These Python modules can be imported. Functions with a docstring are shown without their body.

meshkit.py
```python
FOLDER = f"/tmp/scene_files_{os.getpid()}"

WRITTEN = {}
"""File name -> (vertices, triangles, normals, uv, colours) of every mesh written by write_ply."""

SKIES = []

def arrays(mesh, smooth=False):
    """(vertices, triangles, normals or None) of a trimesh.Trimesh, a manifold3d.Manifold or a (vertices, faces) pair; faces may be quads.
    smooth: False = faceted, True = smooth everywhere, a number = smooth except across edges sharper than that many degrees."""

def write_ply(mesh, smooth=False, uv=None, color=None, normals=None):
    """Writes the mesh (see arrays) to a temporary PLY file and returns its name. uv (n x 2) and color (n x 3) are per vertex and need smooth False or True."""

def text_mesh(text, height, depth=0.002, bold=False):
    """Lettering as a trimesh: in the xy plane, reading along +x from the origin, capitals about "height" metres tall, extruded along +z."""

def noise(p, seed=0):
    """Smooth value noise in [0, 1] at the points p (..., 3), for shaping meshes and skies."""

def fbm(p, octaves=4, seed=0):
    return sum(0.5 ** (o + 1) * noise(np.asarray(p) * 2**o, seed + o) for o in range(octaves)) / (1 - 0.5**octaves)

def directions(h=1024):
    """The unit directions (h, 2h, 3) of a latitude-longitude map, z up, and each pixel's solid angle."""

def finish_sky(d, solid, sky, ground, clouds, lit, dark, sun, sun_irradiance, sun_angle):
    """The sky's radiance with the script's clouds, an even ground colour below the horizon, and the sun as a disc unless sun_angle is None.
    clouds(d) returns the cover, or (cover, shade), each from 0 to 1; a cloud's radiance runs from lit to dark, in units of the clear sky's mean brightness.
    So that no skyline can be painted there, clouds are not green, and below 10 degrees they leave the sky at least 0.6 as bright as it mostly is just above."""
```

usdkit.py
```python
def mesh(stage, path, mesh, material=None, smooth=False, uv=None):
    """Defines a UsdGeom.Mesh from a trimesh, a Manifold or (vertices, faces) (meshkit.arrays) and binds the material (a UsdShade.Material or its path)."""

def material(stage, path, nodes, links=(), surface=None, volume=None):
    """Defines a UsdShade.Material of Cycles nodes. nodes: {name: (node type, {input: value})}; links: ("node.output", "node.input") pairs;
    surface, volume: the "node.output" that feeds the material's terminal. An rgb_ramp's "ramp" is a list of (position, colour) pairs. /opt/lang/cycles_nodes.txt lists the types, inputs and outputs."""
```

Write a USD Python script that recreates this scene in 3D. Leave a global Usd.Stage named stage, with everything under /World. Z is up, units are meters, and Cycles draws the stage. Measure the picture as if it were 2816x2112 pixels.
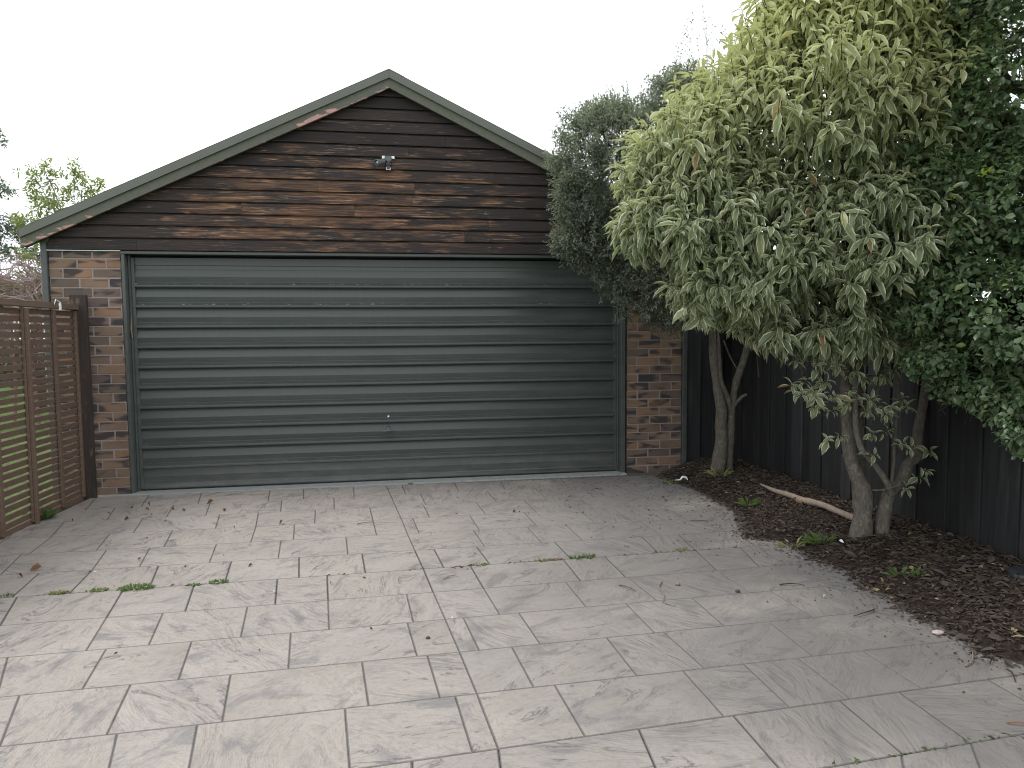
import math, random
import numpy as np
import trimesh, usdkit, meshkit
from shapely.geometry import Polygon
from pxr import Usd, UsdGeom, UsdLux, UsdShade, Gf, Sdf, Vt

random.seed(7); RNG = np.random.default_rng(7)
stage = Usd.Stage.CreateInMemory()
UsdGeom.SetStageUpAxis(stage, "Z")
UsdGeom.Xform.Define(stage, "/World")
UsdGeom.Scope.Define(stage, "/World/Looks")

# ------------------------------------------------------------------ camera
EXPOSURE = 0.42
CAM, YAW, PITCH, ROLL = np.array([2.329, -7.079, 1.442]), 0.1717, -0.0706, -0.0082
fw = np.array([math.sin(YAW) * math.cos(PITCH), math.cos(YAW) * math.cos(PITCH), math.sin(PITCH)])
r0 = np.array([math.cos(YAW), -math.sin(YAW), 0.0]); u0 = np.cross(r0, fw)
rt, up = math.cos(ROLL) * r0 + math.sin(ROLL) * u0, -math.sin(ROLL) * r0 + math.cos(ROLL) * u0
cam = UsdGeom.Camera.Define(stage, "/World/camera")
M = np.eye(4); M[0, :3], M[1, :3], M[2, :3], M[3, :3] = rt, up, -fw, CAM
cam.AddTransformOp().Set(Gf.Matrix4d(*M.ravel().tolist()))
cam.CreateHorizontalApertureAttr(36.0); cam.CreateVerticalApertureAttr(27.0)
cam.CreateFocalLengthAttr(36.0 * 2000 / 2816)
cam.CreateClippingRangeAttr(Gf.Vec2f(0.05, 2000))
cam.CreateExposureAttr(EXPOSURE)

# ------------------------------------------------------------------ sky and sun (overcast)
SUN_EL, SUN_ROT = math.radians(60), math.radians(288)     # rotation = atan2(x, y) towards the sun: high, over the lawn on the left
SKY_STRENGTH, CLOUD, SUN_I = 0.12, (10.8, 10.9, 11.1), 0.40
usdkit.material(stage, "/World/Looks/sky_look", {
    "sky": ("sky_texture", {"sky_type": "single_scattering", "sun_disc": False, "sun_elevation": SUN_EL, "sun_rotation": SUN_ROT}),
    "tc": ("texture_coordinate", {}), "mp": ("mapping", {"scale": (1.2, 1.2, 3.0)}),
    "nz": ("noise_texture", {"scale": 1.6, "detail": 4, "roughness": 0.55}),
    "rp": ("rgb_ramp", {"ramp": [(0.25, (0.82, 0.85, 0.89)), (0.75, (1.12, 1.11, 1.10))]}),
    "cl": ("mix_color", {"blend_type": "multiply", "fac": 1.0, "b": CLOUD, "use_clamp": False}),
    "mx": ("mix_color", {"fac": 0.9, "use_clamp": False}),
    "bg": ("background_shader", {"strength": SKY_STRENGTH})},
    [("tc.generated", "mp.vector"), ("mp.vector", "nz.vector"), ("nz.fac", "rp.fac"), ("rp.color", "cl.a"), ("sky.color", "mx.a"), ("cl.result", "mx.b"), ("mx.result", "bg.color")],
    surface="bg.background")
dome = UsdLux.DomeLight.Define(stage, "/World/sky")
UsdShade.MaterialBindingAPI.Apply(dome.GetPrim()).Bind(UsdShade.Material.Get(stage, "/World/Looks/sky_look"))
dome.GetPrim().SetCustomDataByKey("kind", "structure")
sun = UsdLux.DistantLight.Define(stage, "/World/sun")
sun.CreateIntensityAttr(SUN_I); sun.CreateAngleAttr(25.0); sun.CreateNormalizeAttr(True); sun.CreateColorAttr(Gf.Vec3f(1.0, 0.97, 0.93))
sd = np.array([math.sin(SUN_ROT) * math.cos(SUN_EL), math.cos(SUN_ROT) * math.cos(SUN_EL), math.sin(SUN_EL)])
sx = np.cross([0, 0, 1.0], sd); sx /= np.linalg.norm(sx); sy = np.cross(sd, sx)
S = np.eye(4); S[0, :3], S[1, :3], S[2, :3] = sx, sy, sd
sun.AddTransformOp().Set(Gf.Matrix4d(*S.ravel().tolist()))

# ------------------------------------------------------------------ scene helpers
BASE, COUNT = {}, {}

def numbered(parent, name):
    k = (parent, name); n = COUNT.get(k, 0); COUNT[k] = n + 1
    return f"{parent}/{name}" + (f"_{n:03d}" if n else "")

def data(prim, **kw):
    for k, v in kw.items():
        if v: prim.SetCustomDataByKey(k, v)

def thing(name, label=None, cat=None, base=(0, 0, 0), group=None, kind=None):
    path = numbered("/World", name)
    x = UsdGeom.Xform.Define(stage, path); x.AddTranslateOp().Set(Gf.Vec3d(*map(float, base)))
    BASE[path] = np.array(base, float)
    data(x.GetPrim(), label=label, category=cat, group=group, kind=kind)
    return path

def part(parent, name, mesh, mat, smooth=False, uv=None, kind=None, label=None):
    """One Mesh prim under a thing or under a part; vertices are given in world metres."""
    path = numbered(parent, name)
    v, f = mesh if isinstance(mesh, (tuple, list)) else (np.array(mesh.vertices), np.array(mesh.faces))
    b = BASE.get(parent, np.zeros(3))
    BASE[path] = b
    p = usdkit.mesh(stage, path, (np.asarray(v) - b, f), "/World/Looks/" + mat, smooth=smooth, uv=uv).GetPrim()
    data(p, kind=kind, label=label)
    return path

def single(name, mesh, mat, label=None, cat=None, group=None, kind=None, smooth=False, uv=None):
    path = numbered("/World", name)
    v, f = mesh if isinstance(mesh, (tuple, list)) else (np.array(mesh.vertices), np.array(mesh.faces))
    BASE[path] = np.zeros(3)
    p = usdkit.mesh(stage, path, (np.asarray(v), f), "/World/Looks/" + mat, smooth=smooth, uv=uv).GetPrim()
    data(p, label=label, category=cat, group=group, kind=kind)
    return path

def cat(*ms):
    V, F, n = [], [], 0
    for v, f in ms:
        v, f = np.asarray(v, float), np.asarray(f, int)
        if f.shape[1] == 4: f = np.vstack([f[:, [0, 1, 2]], f[:, [0, 2, 3]]])
        V.append(v); F.append(f + n); n += len(v)
    return np.vstack(V), np.vstack(F)

_sg = np.array([[i, j, k] for i in (-1, 1) for j in (-1, 1) for k in (-1, 1)], float)
def _cpts(h, b):
    out = []
    for a in range(3):
        q = _sg * (np.asarray(h) - b); q[:, a] = _sg[:, a] * h[a]; out.append(q)
    return np.vstack(out)
_hull = trimesh.convex.convex_hull(trimesh.Trimesh(_cpts(np.array([1., 1.1, 1.2]), .2), [[0, 1, 2]], process=False))
_ref = _cpts(np.array([1., 1.1, 1.2]), .2)
_map = [int(np.argmin(np.linalg.norm(_ref - v, axis=1))) for v in _hull.vertices]
CF = np.array([[_map[i] for i in t] for t in _hull.faces])

def cbox(x0, x1, y0, y1, z0, z1, b=0.004, m=None):
    lo, hi = np.array([x0, y0, z0], float), np.array([x1, y1, z1], float)
    h = (hi - lo) / 2; b = min(b, h.min() * .49)
    v = _cpts(h, b)
    if m is not None: v = v @ np.asarray(m).T
    return v + (lo + hi) / 2, CF

BF = np.array([[0, 2, 3], [0, 3, 1], [4, 5, 7], [4, 7, 6], [0, 1, 5], [0, 5, 4], [2, 6, 7], [2, 7, 3], [0, 4, 6], [0, 6, 2], [1, 3, 7], [1, 7, 5]])
def hexa(p): return np.asarray(p, float), BF                     # eight corners, order x,y,z bits
def box(x0, x1, y0, y1, z0, z1): return hexa([[x, y, z] for x in (x0, x1) for y in (y0, y1) for z in (z0, z1)])

def prism(poly, y0, y1):
    """A polygon in the xz plane extruded along y (convex or nearly)."""
    p = np.array(poly, float); n = len(p)
    v = np.vstack([np.c_[p[:, 0], np.full(n, y0), p[:, 1]], np.c_[p[:, 0], np.full(n, y1), p[:, 1]]])
    f = [[0, i, i + 1] for i in range(1, n - 1)] + [[n, n + i + 1, n + i] for i in range(1, n - 1)]
    for i in range(n):
        j = (i + 1) % n; f += [[i, n + i, n + j], [i, n + j, j]]
    return v, np.array(f)

def rotz(a):
    c, s = math.cos(a), math.sin(a); return np.array([[c, -s, 0], [s, c, 0], [0, 0, 1.0]])

def tube(pts, radii, sides=8, wob=0.0, seed=0, caps=True, sub=1):
    p = np.asarray(pts, float); r = np.broadcast_to(np.asarray(radii, float), (len(p),)).copy()
    if sub > 1:
        t = np.arange(len(p)); tt = np.linspace(0, len(p) - 1, (len(p) - 1) * sub + 1)
        from scipy.interpolate import PchipInterpolator
        p = PchipInterpolator(t, p)(tt); r = np.interp(tt, t, r)
    t = np.gradient(p, axis=0); t /= np.linalg.norm(t, axis=1, keepdims=True) + 1e-12
    ref = np.array([1.0, 0.13, 0.07]) if abs(t[:, 2]).mean() > .6 else np.array([0.05, 0.1, 1.0])
    a = np.cross(t, ref); a /= np.linalg.norm(a, axis=1, keepdims=True); b = np.cross(t, a)
    ang = np.arange(sides) * 2 * math.pi / sides
    ring = p[:, None] + r[:, None, None] * (np.cos(ang)[None, :, None] * a[:, None] + np.sin(ang)[None, :, None] * b[:, None])
    if wob:
        n = meshkit.fbm(ring / (r.mean() * 3) + seed * 7.3, 3, seed) - .5
        ring = p[:, None] + (ring - p[:, None]) * (1 + wob * 2 * n[..., None])
    v = ring.reshape(-1, 3); n = len(p); f = []
    i, j = np.meshgrid(np.arange(n - 1), np.arange(sides), indexing="ij")
    q = np.stack([i * sides + j, i * sides + (j + 1) % sides, (i + 1) * sides + (j + 1) % sides, (i + 1) * sides + j], -1).reshape(-1, 4)
    f = np.vstack([q[:, [0, 1, 2]], q[:, [0, 2, 3]]])
    if caps:
        v = np.vstack([v, p[0], p[-1]]); c0, c1 = len(v) - 2, len(v) - 1; k = np.arange(sides); k2 = (k + 1) % sides
        f = np.vstack([f, np.c_[np.full(sides, c0), k2, k], np.c_[np.full(sides, c1), (n - 1) * sides + k, (n - 1) * sides + k2]])
    return v, f

def lathe(c, prof, sides=20):
    """prof: (radius, z) pairs from the bottom up, about the point c."""
    p = np.array(prof, float); a = np.arange(sides) * 2 * math.pi / sides
    v = np.stack([np.outer(p[:, 0], np.cos(a)), np.outer(p[:, 0], np.sin(a)), np.repeat(p[:, 1:], sides, 1)], -1).reshape(-1, 3) + np.asarray(c, float)
    i, j = np.meshgrid(np.arange(len(p) - 1), np.arange(sides), indexing="ij")
    q = np.stack([i * sides + j, i * sides + (j + 1) % sides, (i + 1) * sides + (j + 1) % sides, (i + 1) * sides + j], -1).reshape(-1, 4)
    return v, np.vstack([q[:, [0, 1, 2]], q[:, [0, 2, 3]]])

def unit(v): v = np.asarray(v, float); return v / (np.linalg.norm(v, axis=-1, keepdims=True) + 1e-12)

def template(ts, ws, droop, fold, wave=0.0):
    """A leaf: t along it, s across (-1..1), h up. Tip and base are single vertices."""
    v, uv = [(0, 0, 0)], [(0, .5)]
    for t, w in zip(ts[1:-1], ws[1:-1]):
        for k, s in enumerate((-1, 0, 1)):
            v.append((t, s * w, -droop * t * t + (fold * w if s else 0) + (wave * math.sin(t * 17 + k) if s else 0))); uv.append((t, (s + 1) / 2))
    v.append((ts[-1], 0, -droop * ts[-1] ** 2)); uv.append((1, .5))
    n = len(ts) - 2; f = [(0, 2, 1), (0, 3, 2)]
    for i in range(n - 1):
        a = 1 + 3 * i; b = a + 3
        for k in (0, 1): f += [(a + k, a + k + 1, b + k + 1), (a + k, b + k + 1, b + k)]
    e = len(v) - 1; a = e - 3
    f += [(a, a + 1, e), (a + 1, a + 2, e)]
    return np.array(v, float), np.array(f), np.array(uv, float)

LANCE = template([0, .22, .5, .78, 1], [0, .62, 1, .72, 0], .30, .10, .02)
OVAL = template([0, .35, .7, 1], [0, .7, 1, 0], .18, .10)
TINY = (np.array([(0, 0, 0), (.5, -1, .05), (.5, 1, .05), (1, 0, -.12)], float), np.array([(0, 2, 1), (1, 2, 3)]), np.array([(0, .5), (.5, 0), (.5, 1), (1, .5)], float))

def leaves(P, D, U, L, W, tm):
    """Arrays of leaves -> (vertices (n,k,3), faces, uv)."""
    tv, tf, tuv = tm
    x = unit(D); y = unit(np.cross(U, x)); z = np.cross(x, y)
    v = P[:, None] + L[:, None, None] * (tv[None, :, 0:1] * x[:, None] + tv[None, :, 2:3] * z[:, None]) + W[:, None, None] * tv[None, :, 1:2] * y[:, None]
    return v

def join(v, tm):
    n, k = v.shape[:2]
    return v.reshape(-1, 3), (tm[1][None] + (np.arange(n) * k)[:, None, None]).reshape(-1, 3), np.tile(tm[2], (n, 1))

def rosettes(tips, axes, per, L, W, spread=(45, 110), droop=.5, stem=.10, rng=RNG, jitter=.25):
    """Leaves round the ends of twigs. Returns P, D, U, L, W arrays and the twig index of each leaf."""
    n = len(tips); k = np.arange(per)
    ax = unit(axes); ref = np.where(np.abs(ax[:, 2:]) < .9, [[0, 0, 1.0]], [[1.0, 0, 0]])
    a = unit(np.cross(ax, ref)); b = np.cross(ax, a)
    az = k[None] * 2.39996 + rng.uniform(0, 6.28, (n, 1)) + rng.normal(0, .25, (n, per))
    el = np.radians(spread[0] + (spread[1] - spread[0]) * k / max(per - 1, 1))[None] + rng.normal(0, jitter, (n, per))
    D = np.cos(el)[..., None] * ax[:, None] + np.sin(el)[..., None] * (np.cos(az)[..., None] * a[:, None] + np.sin(az)[..., None] * b[:, None])
    D = unit(D + np.array([0, 0, -1.0]) * (droop * (.4 + k / per))[None, :, None])
    P = tips[:, None] - ax[:, None] * (stem * k / per)[None, :, None]
    U = unit(ax[:, None] * .6 + np.array([0, 0, .9]) + rng.normal(0, .35, (n, per, 3)))
    s = np.clip(rng.lognormal(-.08, .24, (n, per)), .45, 1.5) * (.6 + .4 * np.minimum(1, k / 3))[None]
    idx = np.repeat(np.arange(n), per)
    return P.reshape(-1, 3), D.reshape(-1, 3), U.reshape(-1, 3), (L * s).ravel(), (W * s * rng.uniform(.85, 1.15, (n, per))).ravel(), idx

def shell(lumps, density, rng=RNG, inner=.72, keep=None):
    """Twig tips over the outside of a group of ellipsoids. lumps: (centre, radii). Returns tips, outward directions."""
    T, O = [], []
    for i, (c, r) in enumerate(lumps):
        c, r = np.array(c, float), np.array(r, float)
        n = int(density * 4 * math.pi * (np.prod(r) ** (2 / 3)))
        d = unit(rng.normal(size=(n, 3)))
        d = d[rng.random(n) < .35 + .65 * (d[:, 2] > -.6)]
        w = 1 + .62 * (meshkit.fbm(d * 2.7 + i * 5, 3, i) - .5)
        p = c + d * r * (w * rng.uniform(.62, 1.06, len(d)) ** .6)[:, None]
        o = unit(d / r)
        ok = np.ones(len(p), bool)
        for j, (c2, r2) in enumerate(lumps):
            if j != i: ok &= (((p - np.array(c2)) / np.array(r2)) ** 2).sum(1) > inner ** 2
        if keep is not None: ok &= keep(p)
        T.append(p[ok]); O.append(o[ok])
    return np.vstack(T), np.vstack(O)

# ------------------------------------------------------------------ materials
class G:
    def __init__(self): self.n, self.l = {}, []
    def add(self, kind, **kw):
        k = f"n{len(self.n)}"; vals = {}
        for a, v in kw.items():
            if isinstance(v, str) and v.startswith("@"): self.l.append((v[1:], f"{k}.{a}"))
            else: vals[a] = v
        self.n[k] = (kind, vals); return k
    def pos(self): return "@" + self.add("geometry") + ".position"
    def map(self, v, scale=(1, 1, 1), rot=(0, 0, 0), loc=(0, 0, 0)): return "@" + self.add("mapping", vector=v, scale=scale, rotation=rot, location=loc) + ".vector"
    def noise(self, v, scale=1., detail=3., rough=.5, dist=0., out="fac", **k): return "@" + self.add("noise_texture", vector=v, scale=scale, detail=detail, roughness=rough, distortion=dist, **k) + "." + out
    def ramp(self, f, *stops): return "@" + self.add("rgb_ramp", fac=f, ramp=list(stops)) + ".color"
    def step(self, f, a, b, t0=0., t1=1.): return "@" + self.add("map_range", range_type="smoothstep", value=f, from_min=a, from_max=b, to_min=t0, to_max=t1, clamp=True) + ".result"
    def math(self, op, a, b=0.5, c=0.): return "@" + self.add("math", math_type=op, value1=a, value2=b, value3=c) + ".value"
    def mix(self, f, a, b, mode="mix"): return "@" + self.add("mix_color", blend_type=mode, fac=f, a=a, b=b, use_clamp=False) + ".result"
    def xyz(self, v):
        k = self.add("separate_xyz", vector=v); return [f"@{k}.{c}" for c in "xyz"]
    def bump(self, h, dist=.01, strength=1.0, **k): return "@" + self.add("bump", height=h, distance=dist, strength=strength, **k) + ".normal"
    def out(self, name, color, rough=.6, normal=None, spec=.5, extra=None):
        kw = dict(base_color=color, roughness=rough, specular_ior_level=spec)
        if normal: kw["normal"] = normal
        kw.update(extra or {})
        p = self.add("principled_bsdf", **kw); self.done(name, p + ".BSDF")
    def done(self, name, surf): usdkit.material(stage, "/World/Looks/" + name, self.n, self.l, surface=surf)
    def leaf(self, name, color, trans, rough=.4, tw=.35, spec=.5, normal=None):
        kw = {"normal": normal} if normal else {}
        p = self.add("principled_bsdf", base_color=color, roughness=rough, specular_ior_level=spec, **kw)
        t = self.add("translucent_bsdf", color=trans)
        m = self.add("mix_closure", fac=tw, closure1=f"@{p}.BSDF", closure2=f"@{t}.BSDF"); self.done(name, m + ".closure")

def plain(name, col, rough=.6, var=.25, scale=6., bump=0., spec=.5, stretch=(1, 1, 1), metallic=0.):
    g = G(); p = g.map(g.pos(), stretch)
    n = g.noise(p, scale, 4, .6)
    c = g.ramp(n, (.25, tuple(x * (1 - var) for x in col)), (.75, tuple(x * (1 + var) for x in col)))
    g.out(name, c, rough, g.bump(n, bump) if bump else None, spec, {"metallic": metallic})

def charred(name, shift, dark):
    """Stained boards, worn through to orange timber where the weather reaches them."""
    g = G(); P = g.pos(); x, y, z = g.xyz(P)
    bx = g.math("power", g.math("absolute", g.math("divide", g.math("subtract", x, 1.95), 2.35)), 2.0)
    bz = g.math("power", g.math("absolute", g.math("divide", g.math("subtract", z, 2.62), .80)), 2.0)
    bias = g.math("subtract", 0.70, g.math("add", bx, bz))
    warp = g.noise(g.map(P, (1, 1, 3), loc=(shift, shift * 2, 0)), 1.6, 2, .5)
    gp = g.map(P, (1.1, 4, 25), loc=(shift * 3.1, 0, shift))
    grain = g.noise(gp, 1.3, 5, .66, 2.2)
    fine = g.noise(g.map(P, (5, 10, 210), loc=(shift, 0, 0)), 1.0, 3, .6, .4)
    patch = g.noise(g.map(P, (1.0, 1, 4.6), loc=(shift * 1.7, 0, shift * 2)), 2.2, 4, .62, .6)
    m = g.math("add", g.math("multiply", bias, .24), g.math("multiply", g.math("add", g.math("multiply", g.math("subtract", patch, .5), 1.5), g.math("add", .5, g.math("multiply", grain, .55))), .62))
    wear = g.step(m, .545, .70)
    wood = g.ramp(grain, (.30, (.026, .014, .011)), (.46, (.066, .035, .022)), (.60, (.155, .082, .044)), (.72, (.42, .25, .125)))
    black = g.ramp(fine, (.3, (.007 * dark, .006 * dark, .0065 * dark)), (.52, (.020 * dark, .0145 * dark, .0135 * dark)), (.78, (.062 * dark, .042 * dark, .033 * dark)))
    c = g.mix(wear, black, wood)
    scr = g.math("multiply", g.step(g.math("add", fine, g.math("multiply", bias, .05)), .63, .69), g.step(warp, .48, .60))
    c = g.mix(g.math("multiply", scr, .8), c, (.42, .33, .25))
    g.out(name, c, g.step(fine, .2, .8, .55, .85), g.bump(g.math("add", grain, fine), .004, .8), .35)
for i in range(6): charred(f"charred_board_{i}", [0, 3.3, 7.1, 11.7, 15.2, 19.9][i], [1.0, 1.25, .8, 1.1, .9, 1.35][i])

def brick_mat(name, base, shift, rot):
    g = G(); P = g.pos()
    tone = g.noise(g.map(P, loc=(shift, 0, shift)), 3.2, 3, .6)
    c = g.ramp(tone, (.3, tuple(.78 * b for b in base)), (.7, tuple(1.2 * b for b in base)))
    grit = g.noise(P, 160, 3, .6)
    c = g.mix(g.math("multiply", g.step(grit, .35, .75), .35), c, tuple(.6 * b for b in base))
    mk = g.noise(g.map(P, (7, 3, 21), rot=(0, rot, 0), loc=(shift * 2, 0, shift)), .62, 1.5, .45, .5)
    c = g.mix(g.math("multiply", g.step(mk, .485, .635), .88), c, (.032, .031, .036))
    g.out(name, c, .82, g.bump(grit, .002, .7), .25)
for i, (b, r) in enumerate([((.192, .128, .088), .75), ((.158, .113, .082), -.8), ((.210, .132, .084), .1), ((.124, .095, .074), 1.4), ((.174, .120, .086), -.35), ((.112, .084, .073), .5)]):
    brick_mat(f"brick_{i}", b, i * 4.7 + 1, r)

def steel(name, chips=True):
    g = G(); P = g.pos(); x, y, z = g.xyz(P)
    n = g.noise(g.map(P, (.8, 1, 5)), 2.0, 4, .6); st = g.noise(g.map(P, (60, 1, 3)), 1.0, 3, .6)
    c = g.ramp(n, (.3, (.041, .049, .045)), (.7, (.056, .065, .060)))
    c = g.mix(g.math("multiply", g.step(st, .45, .8), .22), c, (.080, .090, .086))
    if chips:
        ph = g.math("fraction", g.math("divide", g.math("subtract", z, .207), .186))
        band = g.math("multiply", g.step(ph, .145, .16), g.step(ph, .20, .185))
        hi = g.math("multiply", g.step(z, 1.45, 1.8), g.step(z, 2.05, 2.0))
        ch = g.step(g.noise(g.map(P, (34, 1, 60)), 1.0, 2, .6), .615, .64)
        c = g.mix(g.math("multiply", g.math("multiply", band, ch), g.math("add", g.math("multiply", hi, .8), .1)), c, (.5, .52, .50))
    dust = g.math("multiply", g.step(z, .42, .02), g.step(g.noise(g.map(P, (3, 1, 9)), 1.5, 5, .65), .38, .68))
    c = g.mix(g.math("multiply", dust, .34), c, (.125, .120, .110))
    g.out(name, c, g.step(n, .3, .7, .30, .42), g.bump(st, .0006, .6), .5)
steel("door_steel"); steel("green_paint", False)

def slab_mat(name, shift, rot, tint):
    g = G(); P = g.pos(); x, y, z = g.xyz(P)
    Q = g.map(P, (1, 1, 1), rot=(0, 0, rot), loc=(shift, shift * 1.3, 0))
    big = g.noise(g.map(Q, (1, 1, 1)), 1.3, 4, .6, .3)
    ridg = g.noise(g.map(Q, (1, 2.6, 1)), 2.3, 6, .62, 1.5)
    rid = g.math("absolute", g.math("subtract", g.math("fraction", g.math("multiply", ridg, 4.0)), .5))       # terraces: slate ledges
    ledge = g.step(rid, .0, .09)
    stain = g.noise(g.map(Q, (1.5, 2.5, 1)), 2.4, 7, .70, .8)
    grit = g.noise(P, 230, 3, .7)
    base = g.ramp(big, (.25, tuple(a * b for a, b in zip((.300, .270, .242), tint))), (.75, tuple(a * b for a, b in zip((.385, .350, .314), tint))))
    c = g.mix(g.math("multiply", g.step(stain, .50, .66), .62), base, (.148, .144, .150))
    line = g.math("multiply", g.math("subtract", 1.0, ledge), g.step(g.noise(Q, 1.9, 2, .5), .42, .56))
    c = g.mix(g.math("multiply", line, .72), c, (.095, .09, .092))
    smudge = g.math("multiply", g.step(g.noise(g.map(Q, (1, 1.5, 1)), 6.5, 5, .66, .5), .60, .72), g.step(big, .40, .58))
    c = g.mix(g.math("multiply", smudge, .62), c, (.112, .108, .112))
    spot = g.step(g.noise(P, 17, 2, .5), .70, .76)
    c = g.mix(g.math("multiply", spot, .45), c, (.12, .115, .115))
    shade_dirt = g.math("multiply", g.step(x, 1.9, 4.6), g.step(g.math("add", g.noise(g.map(P, (.7, 1, 1)), .9, 4, .6), g.math("multiply", x, .03)), .35, .68))
    c = g.mix(g.math("multiply", shade_dirt, .82), c, (.120, .116, .115))  # tree shade painted into the slabs towards the bed, together with dirt
    c = g.mix(g.math("multiply", g.step(grit, .40, .66), .38), c, (.165, .155, .148))
    c = g.mix(g.math("multiply", g.step(z, -.0004, -.0016), .75), c, (.105, .10, .096))      # dirt lying in the tooled joints
    mott = g.noise(P, 36, 5, .72)
    c = g.mix(g.math("multiply", g.step(mott, .48, .64), .30), c, (.165, .158, .152))
    h = g.math("add", g.math("multiply", ridg, .9), g.math("add", g.math("multiply", grit, .05), g.math("add", g.math("multiply", mott, .10), g.math("multiply", g.math("fraction", g.math("add", g.math("multiply", ridg, 4.0), .5)), .22))))
    g.out(name, c, g.step(stain, .3, .7, .78, .6), g.bump(h, .018, .9), .3)
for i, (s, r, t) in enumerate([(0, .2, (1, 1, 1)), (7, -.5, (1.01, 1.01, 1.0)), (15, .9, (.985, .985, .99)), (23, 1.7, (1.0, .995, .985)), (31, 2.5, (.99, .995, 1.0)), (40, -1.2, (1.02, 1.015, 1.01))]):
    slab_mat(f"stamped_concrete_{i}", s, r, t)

plain("joint_dirt", (.09, .086, .08), .9, .35, 40, .002)
plain("threshold_concrete", (.27, .285, .275), .7, .15, 14, .001)
plain("mortar", (.245, .205, .188), .9, .2, 60, .002, .2)
plain("dark_soffit", (.016, .015, .016), .75, .3, 8)
plain("dark_gap", (.010, .010, .010), .9, .2, 8)
plain("roof_steel", (.062, .074, .060), .45, .12, 2)
def painted_wood(name, col, under, thr, lowest):
    g = G(); P = g.pos(); x, y, z = g.xyz(P)
    # slope coordinate: how far below the roof line, so the paint has peeled along the lower edge
    d = g.math("subtract", g.math("subtract", 3.866, g.math("multiply", g.math("absolute", g.math("subtract", x, 2.413)), .473)), z)
    n = g.noise(g.map(P, (2.2, 1, 9), rot=(0, -.44, 0)), 1.6, 5, .65, .4)
    low = g.step(d, .09, .165)
    worn = 0.
    for cx_, wd_, k_ in ((-.42, .45, .165), (1.78, .20, .17), (.78, .30, .04), (2.25, .25, .05)):
        q_ = g.math("divide", g.math("subtract", x, cx_), wd_)
        worn = g.math("add", worn, g.math("multiply", g.math("exponent", g.math("multiply", g.math("multiply", q_, q_), -1.0)), k_))
    pe = g.step(g.math("add", g.math("add", n, g.math("multiply", low, lowest)), worn), thr, thr + .03)
    leftish = g.step(x, 3.1, 2.3, .0, 1.0)
    f = g.noise(P, 30, 3, .6)
    c = g.ramp(f, (.3, tuple(.88 * a for a in col)), (.7, tuple(1.1 * a for a in col)))
    c = g.mix(g.math("multiply", g.math("multiply", pe, leftish), .9), c, g.ramp(f, (.3, under), (.75, tuple(1.5 * a for a in under))))
    g.out(name, c, .6, g.bump(g.math("subtract", f, g.math("multiply", pe, .6)), .002, .6), .35)
painted_wood("barge_paint", (.090, .094, .070), (.34, .20, .175), .745, .15)
plain("flashing_steel", (.084, .092, .072), .42, .10, 3)
plain("lattice_wood", (.112, .074, .053), .75, .25, 3, .002, .3, (6, 6, 30))
plain("rail_wood", (.124, .085, .062), .75, .25, 3, .002, .3, (6, 2, 30))
def post_wood():
    g = G(); P = g.pos()
    n = g.noise(g.map(P, (30, 30, 2)), 1.2, 4, .65, .5); w = g.noise(g.map(P, (8, 8, 3)), 2., 4, .65)
    c = g.ramp(n, (.3, (.028, .022, .019)), (.7, (.052, .040, .033)))
    c = g.mix(g.math("multiply", g.step(w, .58, .72), .6), c, (.15, .115, .088))
    g.out("post_wood", c, .8, g.bump(n, .003), .25)
post_wood()
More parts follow.
